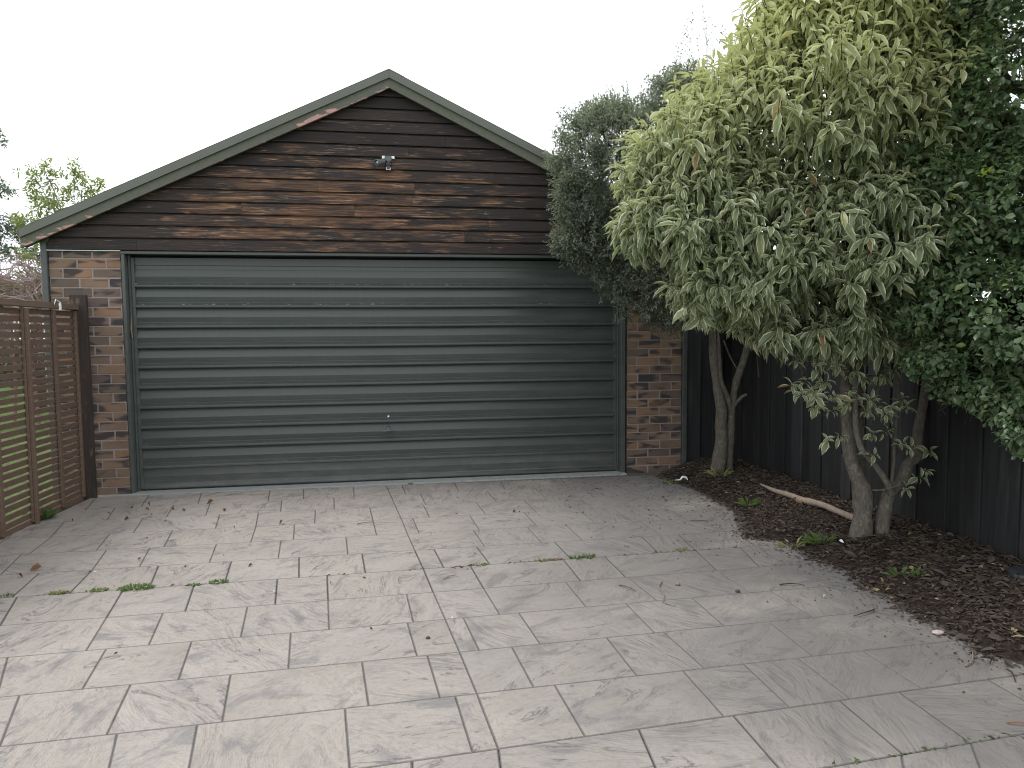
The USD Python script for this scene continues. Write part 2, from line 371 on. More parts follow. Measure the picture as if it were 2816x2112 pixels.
def paling(name, k, sh):
    g = G(); P = g.pos()
    n = g.noise(g.map(P, (26, 26, 1.6), loc=(sh, sh, 0)), 1.3, 4, .65, .5); w = g.noise(g.map(P, (9, 9, 1.2), loc=(0, sh, 0)), 1.2, 3, .6)
    c = g.ramp(n, (.3, (.017 * k, .018 * k, .020 * k)), (.7, (.036 * k, .037 * k, .039 * k)))
    c = g.mix(g.math("multiply", g.step(w, .55, .72), .55), c, (.075 * k, .074 * k, .073 * k))
    g.out(name, c, .7, g.bump(n, .002), .35)
for i, k in enumerate((.46, .62, .36, .85)): paling(f"paling_{i}", k, i * 3.7)

def bark(name, a, b, lichen):
    g = G(); P = g.pos()
    n = g.noise(g.map(P, (3, 3, 1)), 22, 5, .65, .4); l = g.noise(P, 26, 3, .6)
    c = g.ramp(n, (.3, a), (.7, b))
    c = g.mix(g.math("multiply", g.step(l, .58, .68), lichen), c, (.20, .21, .15))
    g.out(name, c, .9, g.bump(n, .006), .2)
bark("bark", (.065, .058, .048), (.155, .138, .115), .55)
bark("dark_bark", (.030, .026, .022), (.075, .064, .052), .2)
bark("dead_wood", (.16, .125, .10), (.31, .25, .20), .0)
bark("pale_twig", (.20, .16, .15), (.40, .34, .32), .0)
bark("red_twig", (.13, .06, .06), (.28, .17, .16), .0)

def tone(g):
    return g.math("fraction", g.math("add", "@" + g.add("geometry") + ".random_per_island", "@" + g.add("object_info") + ".random"))

def variegated():
    g = G(); P = g.pos(); x, y, z = g.xyz(P)
    k = g.add("texture_coordinate"); u, v, _ = g.xyz(f"@{k}.uv")
    t = tone(g)
    e = g.math("absolute", g.math("subtract", v, .5))
    wav = g.noise(P, 60, 2, .5)
    edge = g.step(g.math("add", e, g.math("multiply", g.math("subtract", wav, .5), .22)), .34, .42)
    rib = g.step(e, .035, .015)
    blade = g.ramp(t, (0, (.090, .130, .078)), (.5, (.170, .215, .128)), (.85, (.25, .295, .175)), (.95, (.30, .30, .12)), (.97, (.22, .10, .05)))
    blotch = g.step(g.noise(P, 45, 3, .6), .52, .62)
    blade = g.mix(g.math("multiply", blotch, .35), blade, (.18, .215, .14))
    c = g.mix(edge, blade, (.68, .67, .46))
    c = g.mix(g.math("multiply", rib, .5), c, (.28, .29, .15))
    young = g.math("multiply", g.step(z, 2.0, 3.4), .62)                          # the top growth is younger and yellower
    c = g.mix(young, c, g.ramp(t, (0, (.40, .43, .16)), (1, (.74, .73, .36))))
    g.leaf("variegated_leaf", c, g.mix(.45, c, (.52, .58, .20)), .30, .38)
variegated()

def leafmat(name, stops, trans, rough=.38, tw=.25, spec=.5):
    g = G(); c = g.ramp(tone(g), *stops); g.leaf(name, c, trans, rough, tw, spec)
leafmat("small_leaf", [(0, (.12, .145, .108)), (.5, (.21, .24, .18)), (.85, (.31, .335, .24)), (1, (.40, .41, .27))], (.28, .33, .18), .36, .32)
leafmat("dark_leaf", [(0, (.032, .060, .034)), (.6, (.070, .118, .060)), (.90, (.118, .175, .085)), (1, (.24, .29, .07))], (.12, .21, .06), .30, .24, .55)
leafmat("fresh_leaf", [(0, (.22, .30, .03)), (1, (.34, .40, .06))], (.4, .5, .05), .4, .35)
leafmat("tuft_leaf", [(0, (.10, .145, .05)), (.6, (.17, .22, .06)), (1, (.27, .30, .085))], (.26, .33, .08), .45, .35)
leafmat("blue_leaf", [(0, (.06, .09, .07)), (1, (.13, .17, .13))], (.15, .22, .1), .45, .3)
leafmat("flax_leaf", [(0, (.13, .16, .03)), (1, (.25, .27, .07))], (.3, .34, .06), .45, .3)
leafmat("hedge_leaf", [(0, (.020, .036, .014)), (1, (.055, .085, .028))], (.08, .14, .03), .45, .25)
leafmat("weed_leaf", [(0, (.06, .10, .035)), (.6, (.115, .165, .055)), (1, (.25, .24, .10))], (.16, .30, .04), .45, .3)
leafmat("moss_green", [(0, (.05, .075, .02)), (.6, (.10, .13, .03)), (1, (.12, .07, .04))], (.1, .15, .03), .7, .1)
leafmat("litter_leaf", [(0, (.022, .018, .015)), (.38, (.056, .045, .037)), (.64, (.128, .100, .076)), (.84, (.215, .165, .12)), (.95, (.33, .26, .175)), (1, (.28, .29, .12))], (.05, .03, .02), .7, .1, .3)
leafmat("dry_leaf", [(0, (.10, .05, .03)), (.6, (.20, .105, .06)), (1, (.32, .20, .11))], (.15, .07, .03), .6, .2, .3)
leafmat("stick_bits", [(0, (.03, .024, .019)), (.6, (.10, .075, .055)), (1, (.27, .21, .15))], (.05, .03, .02), .8, .05, .2)
leafmat("tan_leaf", [(0, (.08, .055, .038)), (.55, (.17, .12, .075)), (.85, (.26, .205, .11)), (1, (.30, .32, .13))], (.14, .1, .05), .65, .15, .3)
leafmat("speck_leaf", [(0, (.030, .022, .018)), (.7, (.065, .050, .038)), (.93, (.17, .15, .08)), (1, (.30, .30, .14))], (.05, .04, .02), .7, .1, .3)
leafmat("yellow_leaf", [(0, (.34, .30, .06)), (1, (.50, .42, .09))], (.4, .35, .05), .5, .3)
plain("pale_scrap", (.42, .35, .32), .6, .15, 60)
plain("white_plastic", (.78, .80, .80), .35, .05, 6)
plain("soil", (.026, .019, .015), .95, .4, 30, .02, .2)
plain("black_plastic", (.014, .016, .018), .38, .2, 4)
plain("grey_plastic", (.085, .10, .105), .42, .1, 8)
plain("zinc", (.42, .46, .48), .38, .15, 20, 0, .5, (1, 1, 1), .7)
plain("lamp_bulb", (.55, .58, .58), .15, .05, 6)
plain("grass_ground", (.070, .125, .028), .9, .45, 9, .03, .2)
leafmat("grass_blade", [(0, (.055, .12, .02)), (.7, (.10, .19, .035)), (1, (.20, .24, .06))], (.16, .30, .04), .5, .3)
plain("far_fence", (.035, .033, .034), .8, .3, 6)
plain("far_wall", (.30, .31, .27), .8, .1, 6)
plain("pebble", (.05, .045, .045), .7, .3, 40)

# ================================================================== the ground
single("ground", box(-60, 60, -40, 80, -.30, -.045), "grass_ground", kind="structure")

# ------------------------------------------------------------------ driveway of stamped slabs
ROWS = [(-0.0845, -0.0217), (-0.5517, -0.0039), (-0.9831, -0.0042), (-1.4284, 0.0016), (-1.8536, -0.0021), (-2.2887, 0.0045), (-2.7216, 0.0179), (-3.1524, 0.0236), (-3.5679, 0.0302), (-3.9705, 0.0342), (-4.3679, 0.0355), (-4.8305, 0.0593), (-5.2312, 0.0671), (-5.63, 0.0671), (-6.03, .067), (-6.43, .067), (-6.83, .067), (-7.23, .067)]
JOINTS = [[(0.188, 0.265), (0.64, 0.718), (1.245, 1.297), (1.547, 1.595), (2.005, 2.03), (2.308, 2.348), (2.46, 2.482), (2.958, 2.963), (3.41, 3.388), (4.005, 3.985)],
 [(0.06, 0.143), (0.525, 0.583), (0.817, 0.88), (1.41, 1.46), (1.853, 1.888), (2.348, 2.385), (2.612, 2.64), (3.215, 3.24), (3.673, 3.68), (4.123, 4.1)],
 [(-0.167, -0.073), (0.41, 0.478), (0.988, 1.05), (1.285, 1.34), (1.735, 1.77), (2.173, 2.208), (2.385, 2.425), (2.617, 2.645), (3.065, 3.09), (3.48, 3.5), (3.97, 3.978)],
 [(-0.073, -0.032), (0.317, 0.38), (0.748, 0.808), (1.34, 1.377), (1.62, 1.665), (2.208, 2.24), (2.425, 2.458), (2.513, 2.543), (2.96, 2.982), (3.4, 3.418)],
 [(-0.08, -0.002), (0.445, 0.515), (0.72, 0.785), (1.15, 1.2), (1.58, 1.62), (2.025, 2.06), (2.458, 2.495), (2.938, 2.963), (3.343, 3.36), (3.635, 3.652), (4.22, 4.232)],
 [(0.515, 0.55), (0.897, 0.968), (1.333, 1.377), (1.75, 1.795), (2.15, 2.183), (2.495, 2.532), (2.623, 2.657), (2.91, 2.945), (3.45, 3.47), (4.085, 4.058), (4.357, 4.32)],
 [(0.285, 0.4), (0.83, 0.89), (1.21, 1.268), (1.672, 1.72), (1.958, 1.995), (2.532, 2.565), (2.822, 2.85), (3.418, 3.42), (3.695, 3.697), (4.32, 4.275), (4.638, 4.558)],
 [(0.38, 0.46), (0.89, 0.945), (1.16, 1.212), (1.578, 1.62), (1.995, 2.03), (2.418, 2.44), (2.565, 2.6), (2.85, 2.88), (3.33, 3.343), (3.71, 3.74), (4.275, 4.288)],
 [(0.623, 0.765), (1.03, 1.078), (1.4, 1.445), (1.85, 1.888), (2.41, 2.442), (2.6, 2.633), (2.692, 2.723), (2.98, 3.01), (3.562, 3.575), (3.94, 3.938), (4.407, 4.425)],
 [(0.848, 0.96), (1.26, 1.305), (1.652, 1.7), (2.2, 2.237), (2.487, 2.515), (2.633, 2.663), (2.875, 2.897), (3.333, 3.343), (3.62, 3.65), (4.178, 4.17)],
 [(0.92, 1.0), (1.34, 1.435), (1.613, 1.675), (2.147, 2.185), (2.575, 2.598), (2.663, 2.688), (2.985, 3.005), (3.55, 3.553), (3.833, 3.83), (4.095, 4.098), (4.42, 4.43)],
 [(1.05, 1.1), (1.5, 1.54), (1.9, 1.93), (2.39, 2.38), (2.688, 2.655), (3.21, 3.168), (3.59, 3.583), (4.048, 4.038), (4.32, 4.317)],
 [(2.7, 2.65), (3.2, 3.15), (3.62, 3.6), (4.03, 3.753), (4.317, 4.05)], [(2.66, 2.6)], [(2.7, 2.7)], [(2.5, 2.5)], [(2.8, 2.8)]]
drive_outline = Polygon([(.0, .0), (-.29, -.06), (-.33, -.55), (-.40, -1.20), (-.46, -1.75), (-.62, -3.2), (-.9, -7.3), (5.2, -7.3), (5.2, -2.62), (5.12, -2.40), (5.25, -1.3), (5.35, -.02), (4.75, -.02)])
path = single("driveway", (lambda p: cat(prism([(x, y) for x, y in p.exterior.coords[:-1]][::-1], 0, 1)))(drive_outline.buffer(-.002)), "joint_dirt", kind="structure")
# (the sheet under the slabs is laid flat here: polygon in xy at z = -0.011)
pts = np.array(drive_outline.exterior.coords[:-1])[::-1]
tri = trimesh.creation.triangulate_polygon(drive_outline, engine="earcut")
dv = np.c_[tri[0], np.full(len(tri[0]), -.011)]; dfc = np.array(tri[1])
if np.cross(dv[dfc[0, 1]] - dv[dfc[0, 0]], dv[dfc[0, 2]] - dv[dfc[0, 0]])[2] < 0: dfc = dfc[:, ::-1]
stage.RemovePrim(path); COUNT.pop(("/World", "driveway"))
drive = single("driveway", (dv, dfc), "joint_dirt", kind="structure")

def slab_mesh(poly, inset, cham, depth=.012):
    a = poly.buffer(-inset, join_style=2); b = poly.buffer(-inset - cham, join_style=2)
    if a.is_empty or b.is_empty or a.geom_type != "Polygon" or b.geom_type != "Polygon": return None
    A, B = np.array(a.exterior.coords[:-1]), np.array(b.exterior.coords[:-1])
    if len(A) != len(B): return None
    if Polygon(A).exterior.is_ccw is False: A = A[::-1]
    if Polygon(B).exterior.is_ccw is False: B = B[::-1]
    k = np.argmin(np.linalg.norm(B - A[0], axis=1)); B = np.roll(B, -k, axis=0); n = len(A)
    v = np.vstack([np.c_[B, np.zeros(n)], np.c_[A, np.full(n, -.0036)], np.c_[A, np.full(n, -depth)]])
    f = [[0, i, i + 1] for i in range(1, n - 1)]
    for r in (0, 1):
        for i in range(n):
            j = (i + 1) % n; f += [[r * n + i, (r + 1) * n + i, (r + 1) * n + j], [r * n + i, (r + 1) * n + j, r * n + j]]
    return v, np.array(f)

rs = random.Random(3)
for k in range(len(ROWS) - 1):
    (a0, b0), (a1, b1) = ROWS[k], ROWS[k + 1]
    js = list(JOINTS[k])
    while js[0][0] > -.9: js.insert(0, tuple(t - rs.choice([.29, .43, .43, .58]) for t in [js[0][0]]) * 2 if False else (lambda d: (js[0][0] - d - .01, js[0][1] - d))(rs.choice([.29, .43, .45, .58])))
    while js[-1][0] < 5.3: js.append((lambda d: (js[-1][0] + d, js[-1][1] + d))(rs.choice([.29, .43, .45, .58])))
    for (l0, l1), (q0, q1) in zip(js, js[1:]):
        poly = Polygon([(l0, a0 + b0 * l0), (l1, a1 + b1 * l1), (q1, a1 + b1 * q1), (q0, a0 + b0 * q0)])
        got = poly.intersection(drive_outline)
        for g_ in getattr(got, "geoms", [got]):
            if g_.geom_type != "Polygon" or g_.area < .004: continue
            g_ = g_.simplify(.003)
            wide = k in (5, 6, 11)
            m = slab_mesh(g_, .0004 if not wide else .0014, .0062)
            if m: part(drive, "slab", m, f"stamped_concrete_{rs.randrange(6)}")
part(drive, "threshold", cbox(.02, 4.72, -.088, .16, -.03, .004, .003), "threshold_concrete")
part(drive, "mowing_edge", cbox(-.42, .02, -.06, .0, -.03, -.002, .003), "threshold_concrete")

# ------------------------------------------------------------------ garden bed
EDGE = [(.05, 5.30), (-.27, 4.98), (-.95, 5.10), (-1.81, 5.06), (-2.31, 4.83), (-2.48, 4.78), (-2.585, 5.0), (-3.03, 4.95), (-3.27, 5.02), (-3.45, 4.93), (-3.71, 4.97), (-3.83, 4.93), (-4.16, 4.94), (-4.38, 4.92), (-4.48, 5.02), (-4.8, 5.05), (-5.6, 5.1), (-7.3, 5.15)]
ey, ex = np.array([e[0] for e in EDGE][::-1]), np.array([e[1] for e in EDGE][::-1])
def edge_x(y): return np.interp(y, ey, ex)
def bed_z(x, y):
    t = np.clip((x - edge_x(y)) / (5.9 - edge_x(y)), -.2, 1.2)
    h = .015 + .11 * np.sin(np.clip(t, 0, 1) * math.pi * .62) + .045 * (meshkit.fbm(np.stack([x * 5, y * 5, 0 * x], -1), 4, 3) - .5)
    return np.where(t < .0, -.03, h * np.clip(t * 8, 0, 1) - .012 * (1 - np.clip(t * 8, 0, 1)))
gy = np.linspace(-7.3, .05, 260); gt = np.linspace(-.03, 1.06, 60)
YY, TT = np.meshgrid(gy, gt, indexing="ij"); XX = edge_x(YY) + TT * (5.9 - edge_x(YY)) + (meshkit.fbm(np.stack([YY * 9, TT * 0, TT * 0], -1), 3, 5) - .5) * .10 * (1 - np.clip(TT, 0, 1))
ZZ = bed_z(XX, YY)
n0, n1 = YY.shape; idx = np.arange(n0 * n1).reshape(n0, n1)
q = np.stack([idx[:-1, :-1], idx[1:, :-1], idx[1:, 1:], idx[:-1, 1:]], -1).reshape(-1, 4)[:, ::-1]
single("garden_bed", (np.stack([XX, YY, ZZ], -1).reshape(-1, 3), np.vstack([q[:, [0, 1, 2]], q[:, [0, 2, 3]]])), "soil", kind="structure", smooth=True)
part(drive, "slab", box(5.2, 5.6, -7.3, -2.6, -.3, -.05), "joint_dirt") if False else None

def litter(xy, z, size, rng, tm=OVAL, flat=.55):
    n = len(xy); P = np.c_[xy, z]
    a = rng.uniform(0, 6.283, n); D = np.stack([np.cos(a), np.sin(a), rng.normal(0, flat * .5, n)], -1)
    U = unit(np.stack([rng.normal(0, flat, n), rng.normal(0, flat, n), np.ones(n)], -1))
    L = size * rng.lognormal(0, .38, n); W = L * rng.uniform(.10, .30, n)
    return leaves(P, D, U, L, W, tm)
rng = np.random.default_rng(21)
n = 20000; y = rng.uniform(-5.6, -.02, n); t = rng.beta(1.0, 1.15, n); x = edge_x(y) - .03 + t * (5.93 - edge_x(y)); x = np.minimum(x, 5.88)
v, f, uv = join(litter(np.c_[x, y], np.maximum(bed_z(x, y), 0) + rng.uniform(.002, .014, n), .026, rng), OVAL)
single("leaf_litter", (v, f), "litter_leaf", kind="stuff", uv=uv, label="brown bark mulch and dead leaves covering the garden bed", cat="leaf litter")
n = 2600; y = rng.uniform(-5.6, -.05, n); t = rng.beta(1.0, 1.1, n); x = np.minimum(edge_x(y) + t * (5.88 - edge_x(y)), 5.86); zz = np.maximum(bed_z(x, y), 0)
a = rng.uniform(0, 6.283, n); D = np.stack([np.cos(a), np.sin(a), rng.normal(0, .15, n)], -1)
v, f, uv = join(leaves(np.c_[x, y, zz + rng.uniform(.006, .016, n)], D, unit(np.stack([rng.normal(0, .3, n), rng.normal(0, .3, n), np.ones(n)], -1)), rng.uniform(.03, .10, n), rng.uniform(.0012, .0028, n), OVAL), OVAL)
single("mulch_sticks", (v, f), "stick_bits", kind="stuff", uv=uv, label="thin sticks and bark fibres strewn through the mulch", cat="twigs")
n = 330; y = -5.4 * rng.beta(1.3, 1.0, n) - .1; t = rng.beta(1.0, 1.6, n); x = np.minimum(edge_x(y) + t * (5.88 - edge_x(y)), 5.86)
v, f, uv = join(litter(np.c_[x, y], np.maximum(bed_z(x, y), 0) + .010, .030, rng, LANCE, .45), LANCE)
single("dead_leaves", (v, f), "tan_leaf", kind="stuff", uv=uv, label="pale tan and yellow dead leaves lying on the mulch", cat="dead leaves")
# crumbs spilt over the driveway, thick beside the bed and thinning to the left
n = 2300; y = rng.uniform(-5.0, -.1, n); dx = rng.exponential(.10, n); x = edge_x(y) - dx + .05
n2 = 1100; y2 = -rng.beta(1.1, 2.2, n2) * 3.0 - .05; x2 = 4.95 - rng.exponential(.9, n2); k = x2 > 2.2
x, y = np.r_[x, x2[k]], np.r_[y, y2[k]]; ok = y < -.1; x, y = x[ok], y[ok]
v, f, uv = join(litter(np.c_[x, y], rng.uniform(.002, .006, len(x)), .0135, rng, OVAL, .4), OVAL)
single("driveway_crumbs", (v, f), "speck_leaf", kind="stuff", uv=uv, label="scattered seed husks and leaf crumbs on the driveway beside the bed", cat="leaf crumbs")

# ================================================================== the garage
XC, SL, ZR = 2.413, .473, 3.866
def roof_z(x): return ZR - SL * abs(x - XC)
garage = thing("garage", "brown brick garage with charred timber gable and ribbed dark green door", "garage", (2.4, 0, 0))
WL, WR, DL, DR = -.585, 5.335, .012, 4.738
rb = random.Random(5)
def pier(x0, x1, zg):
    m = part(garage, "brick_pier", box(x0 + .006, x1 - .006, .0025, .115, -.12, 2.2), "mortar")
    c = .086; k0 = -2; k = k0
    while True:
        z0 = .06 + k * c + .009; z1 = z0 + .077
        if z0 > 2.19: break
        z1 = min(z1, 2.193)
        off = (0 if k % 2 else .12) + rb.uniform(-.012, .012)
        x = x0 - off
        while x < x1:
            a, b = max(x, x0), min(x + .230, x1)
            if b - a > .03 and z1 > zg - .02:
                y = rb.uniform(-.003, .002)
                part(m, "brick", cbox(a, b, y, .10, z0, z1, .004), f"brick_{rb.choice([0, 0, 1, 1, 2, 3, 4, 4, 5])}")
            x += .240
        k += 1
pier(WL, DL - .004, 0); pier(DR + .004, WR, 0)
# body behind the front: side walls, back wall
body = cat(box(WL + .02, WL + .11, .12, 6.8, -.05, 2.2), box(WR - .11, WR - .02, .12, 6.8, -.05, 2.2), box(WL + .11, WR - .11, 6.69, 6.8, -.05, 2.2))
part(garage, "wall", body, "brick_3")
part(garage, "wall", prism([(WL + .01, 2.2), (WR - .01, 2.2), (WR - .01, roof_z(WR) - .16), (XC, ZR - .16), (WL + .01, roof_z(WL) - .16)][::-1], .005, .07), "dark_soffit", label="dark backing behind the gable boards")
part(garage, "capping_strip", cbox(WL - .004, DL + .004, -.022, .02, 2.194, 2.203, .002), "zinc", label="thin galvanised strip over the left brick pier")
# weatherboards: each course in two or three lengths
PITCH_B, Z0 = .1112, 2.206
def weatherboard(xa0, xa1, xb0, xb1, z0, z1, mat, nseg=14):
    """bottom runs xa0..xb0, top xa1..xb1; a rebated board, proud at the foot."""
    prof = [(-.025, 0), (-.0275, .08), (-.023, .85), (-.003, .885), (-.003, 1.0)]
    V = []
    for s in np.linspace(0, 1, nseg + 1):
        for (yy, tt) in prof:
            z = z0 + (z1 - z0) * tt; xl = xa0 + (xa1 - xa0) * tt; xr = xb0 + (xb1 - xb0) * tt
            V.append((xl + (xr - xl) * s, yy, z))
        V.append((xa0 + (xb0 - xa0) * s, .004, z0)); V.append((xa1 + (xb1 - xa1) * s, .004, z1))
    V = np.array(V); V[:, 1] += (meshkit.noise(V * [1.1, 0, 9]) - .5) * .003 * (V[:, 1] < 0)
    m = 7; order = [0, 1, 2, 3, 4, 6, 5]; F = []
    for s in range(nseg):
        for a, b in zip(order, order[1:] + order[:1]):
            F += [[s * m + a, (s + 1) * m + a, (s + 1) * m + b], [s * m + a, (s + 1) * m + b, s * m + b]]
    for base, rev in ((0, 1), (nseg * m, 0)):
        for i in range(1, 6):
            t = [base + order[0], base + order[i], base + order[i + 1]]; F.append(t[::-1] if not rev else t)
    part(garage, "weatherboard", (V, np.array(F)), mat)
def half(z): return max(0., (3.722 - z) / SL)
k = 0
while Z0 + k * PITCH_B < 3.70:
    z0, z1 = Z0 + k * PITCH_B, Z0 + (k + 1) * PITCH_B - .001
    hb, ht = half(z0), half(z1)
    L0, R0, L1, R1 = max(XC - hb, WL), min(XC + hb, WR), max(XC - ht, WL), min(XC + ht, WR)
    cuts = sorted(rb.uniform(L0 + .5, R0 - .5) for _ in range(2 if hb > 2 else 1)) if hb > 1.0 else []
    cuts = [c for i, c in enumerate(cuts) if i == 0 or c - cuts[i - 1] > .5]
    xs = [None] + cuts + [None]
    for a, b in zip(xs, xs[1:]):
        weatherboard(L0 if a is None else a + .001, L1 if a is None else a + .001, R0 if b is None else b - .001, R1 if b is None else b - .001, z0, z1, f"charred_board_{rb.randrange(6)}")
    k += 1
# corner posts (painted), soffits, barge boards, flashings, roof
part(garage, "corner_post", cbox(WL - .052, WL - .002, -.024, .10, -.03, 2.272, .004), "green_paint")
part(garage, "corner_post", cbox(WR + .002, WR + .05, -.024, .10, -.03, 2.272, .004), "green_paint")
EL, ER, YF = -.757, 5.583, -.10
def slope(xa, xb, t0, t1, y0, y1):
    """A strip following the roof between heights t0 (upper) and t1 (lower), measured down from the roof line."""
    P = []
    for x in (xa, xb):
        for y in (y0, y1):
            for t in (t1, t0): P.append((x, y, roof_z(x) - t))
    return hexa(P)
for xa, xb in ((EL, XC), (XC, ER)):
    part(garage, "barge_board", slope(xa, xb, .060, .160, YF, YF + .03), "barge_paint", label="painted barge board with peeling lower edge")
    fl = cat(slope(xa - .002, xb + .002 * (xb > XC), -.002, .070, YF - .014, YF - .004), slope(xa, xb, -.006, .0, YF - .014, YF + .14), slope(xa, xb, .066, .074, YF - .020, YF - .006))
    part(garage, "barge_flashing", fl, "flashing_steel")
    part(garage, "soffit", slope(xa + .01, xb, .135, .150, YF + .03, .0), "dark_soffit")
    part(garage, "roof_sheet", slope(xa - .03 * (xa < XC), xb + .03 * (xb > XC), .012, .035, YF + .01, 6.95), "roof_steel")
part(garage, "ridge_cap", cat(hexa([(XC - .14 if i == 0 else XC, y, roof_z(XC - .14 if i == 0 else XC) + t) for i in (0, 1) for y in (YF - .015, 6.96) for t in (.0, .008)]),
                              hexa([(XC if i == 0 else XC + .14, y, roof_z(XC if i == 0 else XC + .14) + t) for i in (0, 1) for y in (YF - .015, 6.96) for t in (.0, .008)])), "roof_steel")
# door frame
fr = part(garage, "door_frame", cat(cbox(DL, DL + .031, -.012, .13, -.01, 2.172, .004), cbox(DL + .034, DL + .052, .06, .13, -.01, 2.172, .003)), "green_paint")
part(fr, "jamb", cat(cbox(DR - .058, DR - .014, -.012, .13, -.02, 2.172, .004), cbox(DR - .078, DR - .061, .06, .13, -.02, 2.172, .003)), "green_paint")
part(fr, "jamb", cbox(DR - .011, DR + .002, .0, .10, -.02, 2.172, .002), "dark_gap")
part(fr, "lintel", cbox(DL - .006, DR - .014, -.014, .13, 2.172, 2.200, .004), "green_paint")
part(fr, "lining", box(DL + .03, DR - .015, .14, .16, -.02, 2.19), "dark_gap")
part(fr, "splinter", tube([(DL + .047, .05, 1.63), (DL + .044, .045, 1.50), (DL + .050, .05, 1.42)], [.002, .006, .003], 5), "dead_wood", label="bare splintered timber on the left jamb")
# ribbed steel door leaf
X0, X1 = .064, 4.660
prof = [(2.150, .095), (2.085, .095), (2.080, .103)]
for k in range(10, -1, -1):
    zt = .207 + .186 * k + .186 * .94 if k < 10 else 2.060
    zb = .207 + .186 * k
    S_ = .186
    if k == 10: prof += [(2.070, .103)]
    prof += [(zb + S_ * .90, .101), (zb + S_ * .86, .102), (zb + S_ * .535, .083), (zb + S_ * .525, .083), (zb + S_ * .275, .101), (zb + S_ * .255, .100), (zb + S_ * .135, .066), (zb + S_ * .11, .062), (zb + S_ * .04, .062), (zb + S_ * .005, .068), (zb - S_ * .030, .106)] if k < 10 else []
zb = .207
prof += [(.17, .102), (.13, .096), (.065, .100), (.055, .098), (.034, .078), (.030, .076), (.016, .076)]
prof = np.array(prof); ns = 90; xs = np.linspace(X0 + .028, X1 - .028, ns + 1)
V = np.stack([np.repeat(xs[:, None], len(prof), 1), np.repeat(prof[None, :, 1], ns + 1, 0), np.repeat(prof[None, :, 0], ns + 1, 0)], -1)
V[..., 1] += (meshkit.fbm(np.stack([V[..., 0] * .9, V[..., 2] * 1.4, 0 * V[..., 0]], -1), 3, 8) - .5) * .006
V[..., 2] += (meshkit.fbm(np.stack([V[..., 0] * .8, V[..., 2] * .6, 0 * V[..., 0]], -1), 2, 9) - .5) * .006
id_ = np.arange((ns + 1) * len(prof)).reshape(ns + 1, len(prof))
q = np.stack([id_[:-1, :-1], id_[:-1, 1:], id_[1:, 1:], id_[1:, :-1]], -1).reshape(-1, 4)
door = part(garage, "garage_door", (V.reshape(-1, 3), np.vstack([q[:, [0, 1, 2]], q[:, [0, 2, 3]]])), "door_steel", smooth=9, label="dark green ribbed steel door panel")
for a, b in ((X0, X0 + .030), (X1 - .030, X1)): part(door, "side_stile", cbox(a, b, .078, .118, .016, 2.15, .003), "green_paint")
part(door, "bottom_rail", cbox(X0 + .03, X1 - .03, .074, .10, .004, .020, .002), "dark_gap")
hx, hz = 2.343, .505
part(door, "handle", cat(tube([(hx, .095, hz + .025), (hx, .055, hz + .012)], [.013, .012], 10), cbox(hx - .012, hx + .012, .044, .060, hz - .012, hz + .03, .003),
                         tube([(hx - .055, .048, hz - .012), (hx - .02, .043, hz - .006), (hx, .042, hz - .004), (hx + .02, .043, hz - .003), (hx + .055, .048, hz + .004)], [.0035, .006, .007, .006, .0035], 8)), "grey_plastic", smooth=40)
part(door, "keyhole_cover", lathe((hx - .004, .05, hz + .005), [(.002, 0), (.008, .001), (.008, .004), (.001, .005)], 10), "zinc")
part(door, "paint_chip", cat(cbox(2.338, 2.352, .0885, .092, .628, .644, .001), cbox(2.331, 2.338, .0885, .092, .627, .632, .001)), "white_plastic", label="small pale chip mark above the handle")
part(door, "rust_spot", cbox(.415, .432, .0855, .0885, 1.722, 1.731, .001), "dead_wood")

# security light on the gable
light = thing("security_light", "black sensor security light fixed to the middle of the charred gable", "light", (2.38, -.02, 3.05))
part(light, "mount_plate", cat(cbox(2.332, 2.448, -.030, -.0215, 3.078, 3.104, .002), cbox(2.352, 2.372, -.034, -.030, 3.088, 3.096, .001), cbox(2.416, 2.436, -.034, -.030, 3.080, 3.090, .001)), "white_plastic")
part(light, "housing", cat(cbox(2.357, 2.422, -.062, -.030, 3.052, 3.098, .006), cbox(2.366, 2.412, -.080, -.058, 3.045, 3.062, .004), tube([(2.384, -.064, 3.082), (2.384, -.061, 3.082)], [.004, .004], 10)), "grey_plastic")
v, f = lathe((0, 0, 0), [(.001, -.004), (.020, 0), (.023, .012), (.024, .040), (.030, .080), (.031, .094), (.026, .096), (.020, .070), (.001, .066)], 20)
Rl = trimesh.geometry.align_vectors([0, 0, 1], unit([-.72, -.60, -.30]))[:3, :3]
lamp = part(light, "lamp_head", (v @ Rl.T + np.array([2.350, -.075, 3.045]), f), "grey_plastic", smooth=35)
v, f = lathe((0, 0, 0), [(.001, .064), (.015, .066), (.017, .074), (.012, .086), (.001, .090)], 16)
part(lamp, "bulb", (v @ Rl.T + np.array([2.350, -.075, 3.045]), f), "lamp_bulb", smooth=True)
part(light, "knuckle", cat(tube([(2.350, -.072, 3.045), (2.372, -.070, 3.052)], [.010, .011], 10), tube([(2.405, -.070, 3.048), (2.432, -.072, 3.040)], [.008, .010], 10)), "black_plastic", smooth=40)
sen = part(light, "sensor", cat(cbox(2.362, 2.420, -.088, -.040, 3.004, 3.030, .009), tube([(2.392, -.066, 3.046), (2.390, -.066, 3.026)], [.018, .022], 12), cbox(2.366, 2.412, -.094, -.045, 2.960, 3.006, .007)), "black_plastic", smooth=30)
part(sen, "sensor_window", cat(cbox(2.370, 2.375, -.098, -.092, 2.962, 2.986, .001), cbox(2.403, 2.408, -.098, -.092, 2.962, 2.982, .001), cbox(2.370, 2.408, -.098, -.092, 2.960, 2.964, .001)), "white_plastic")

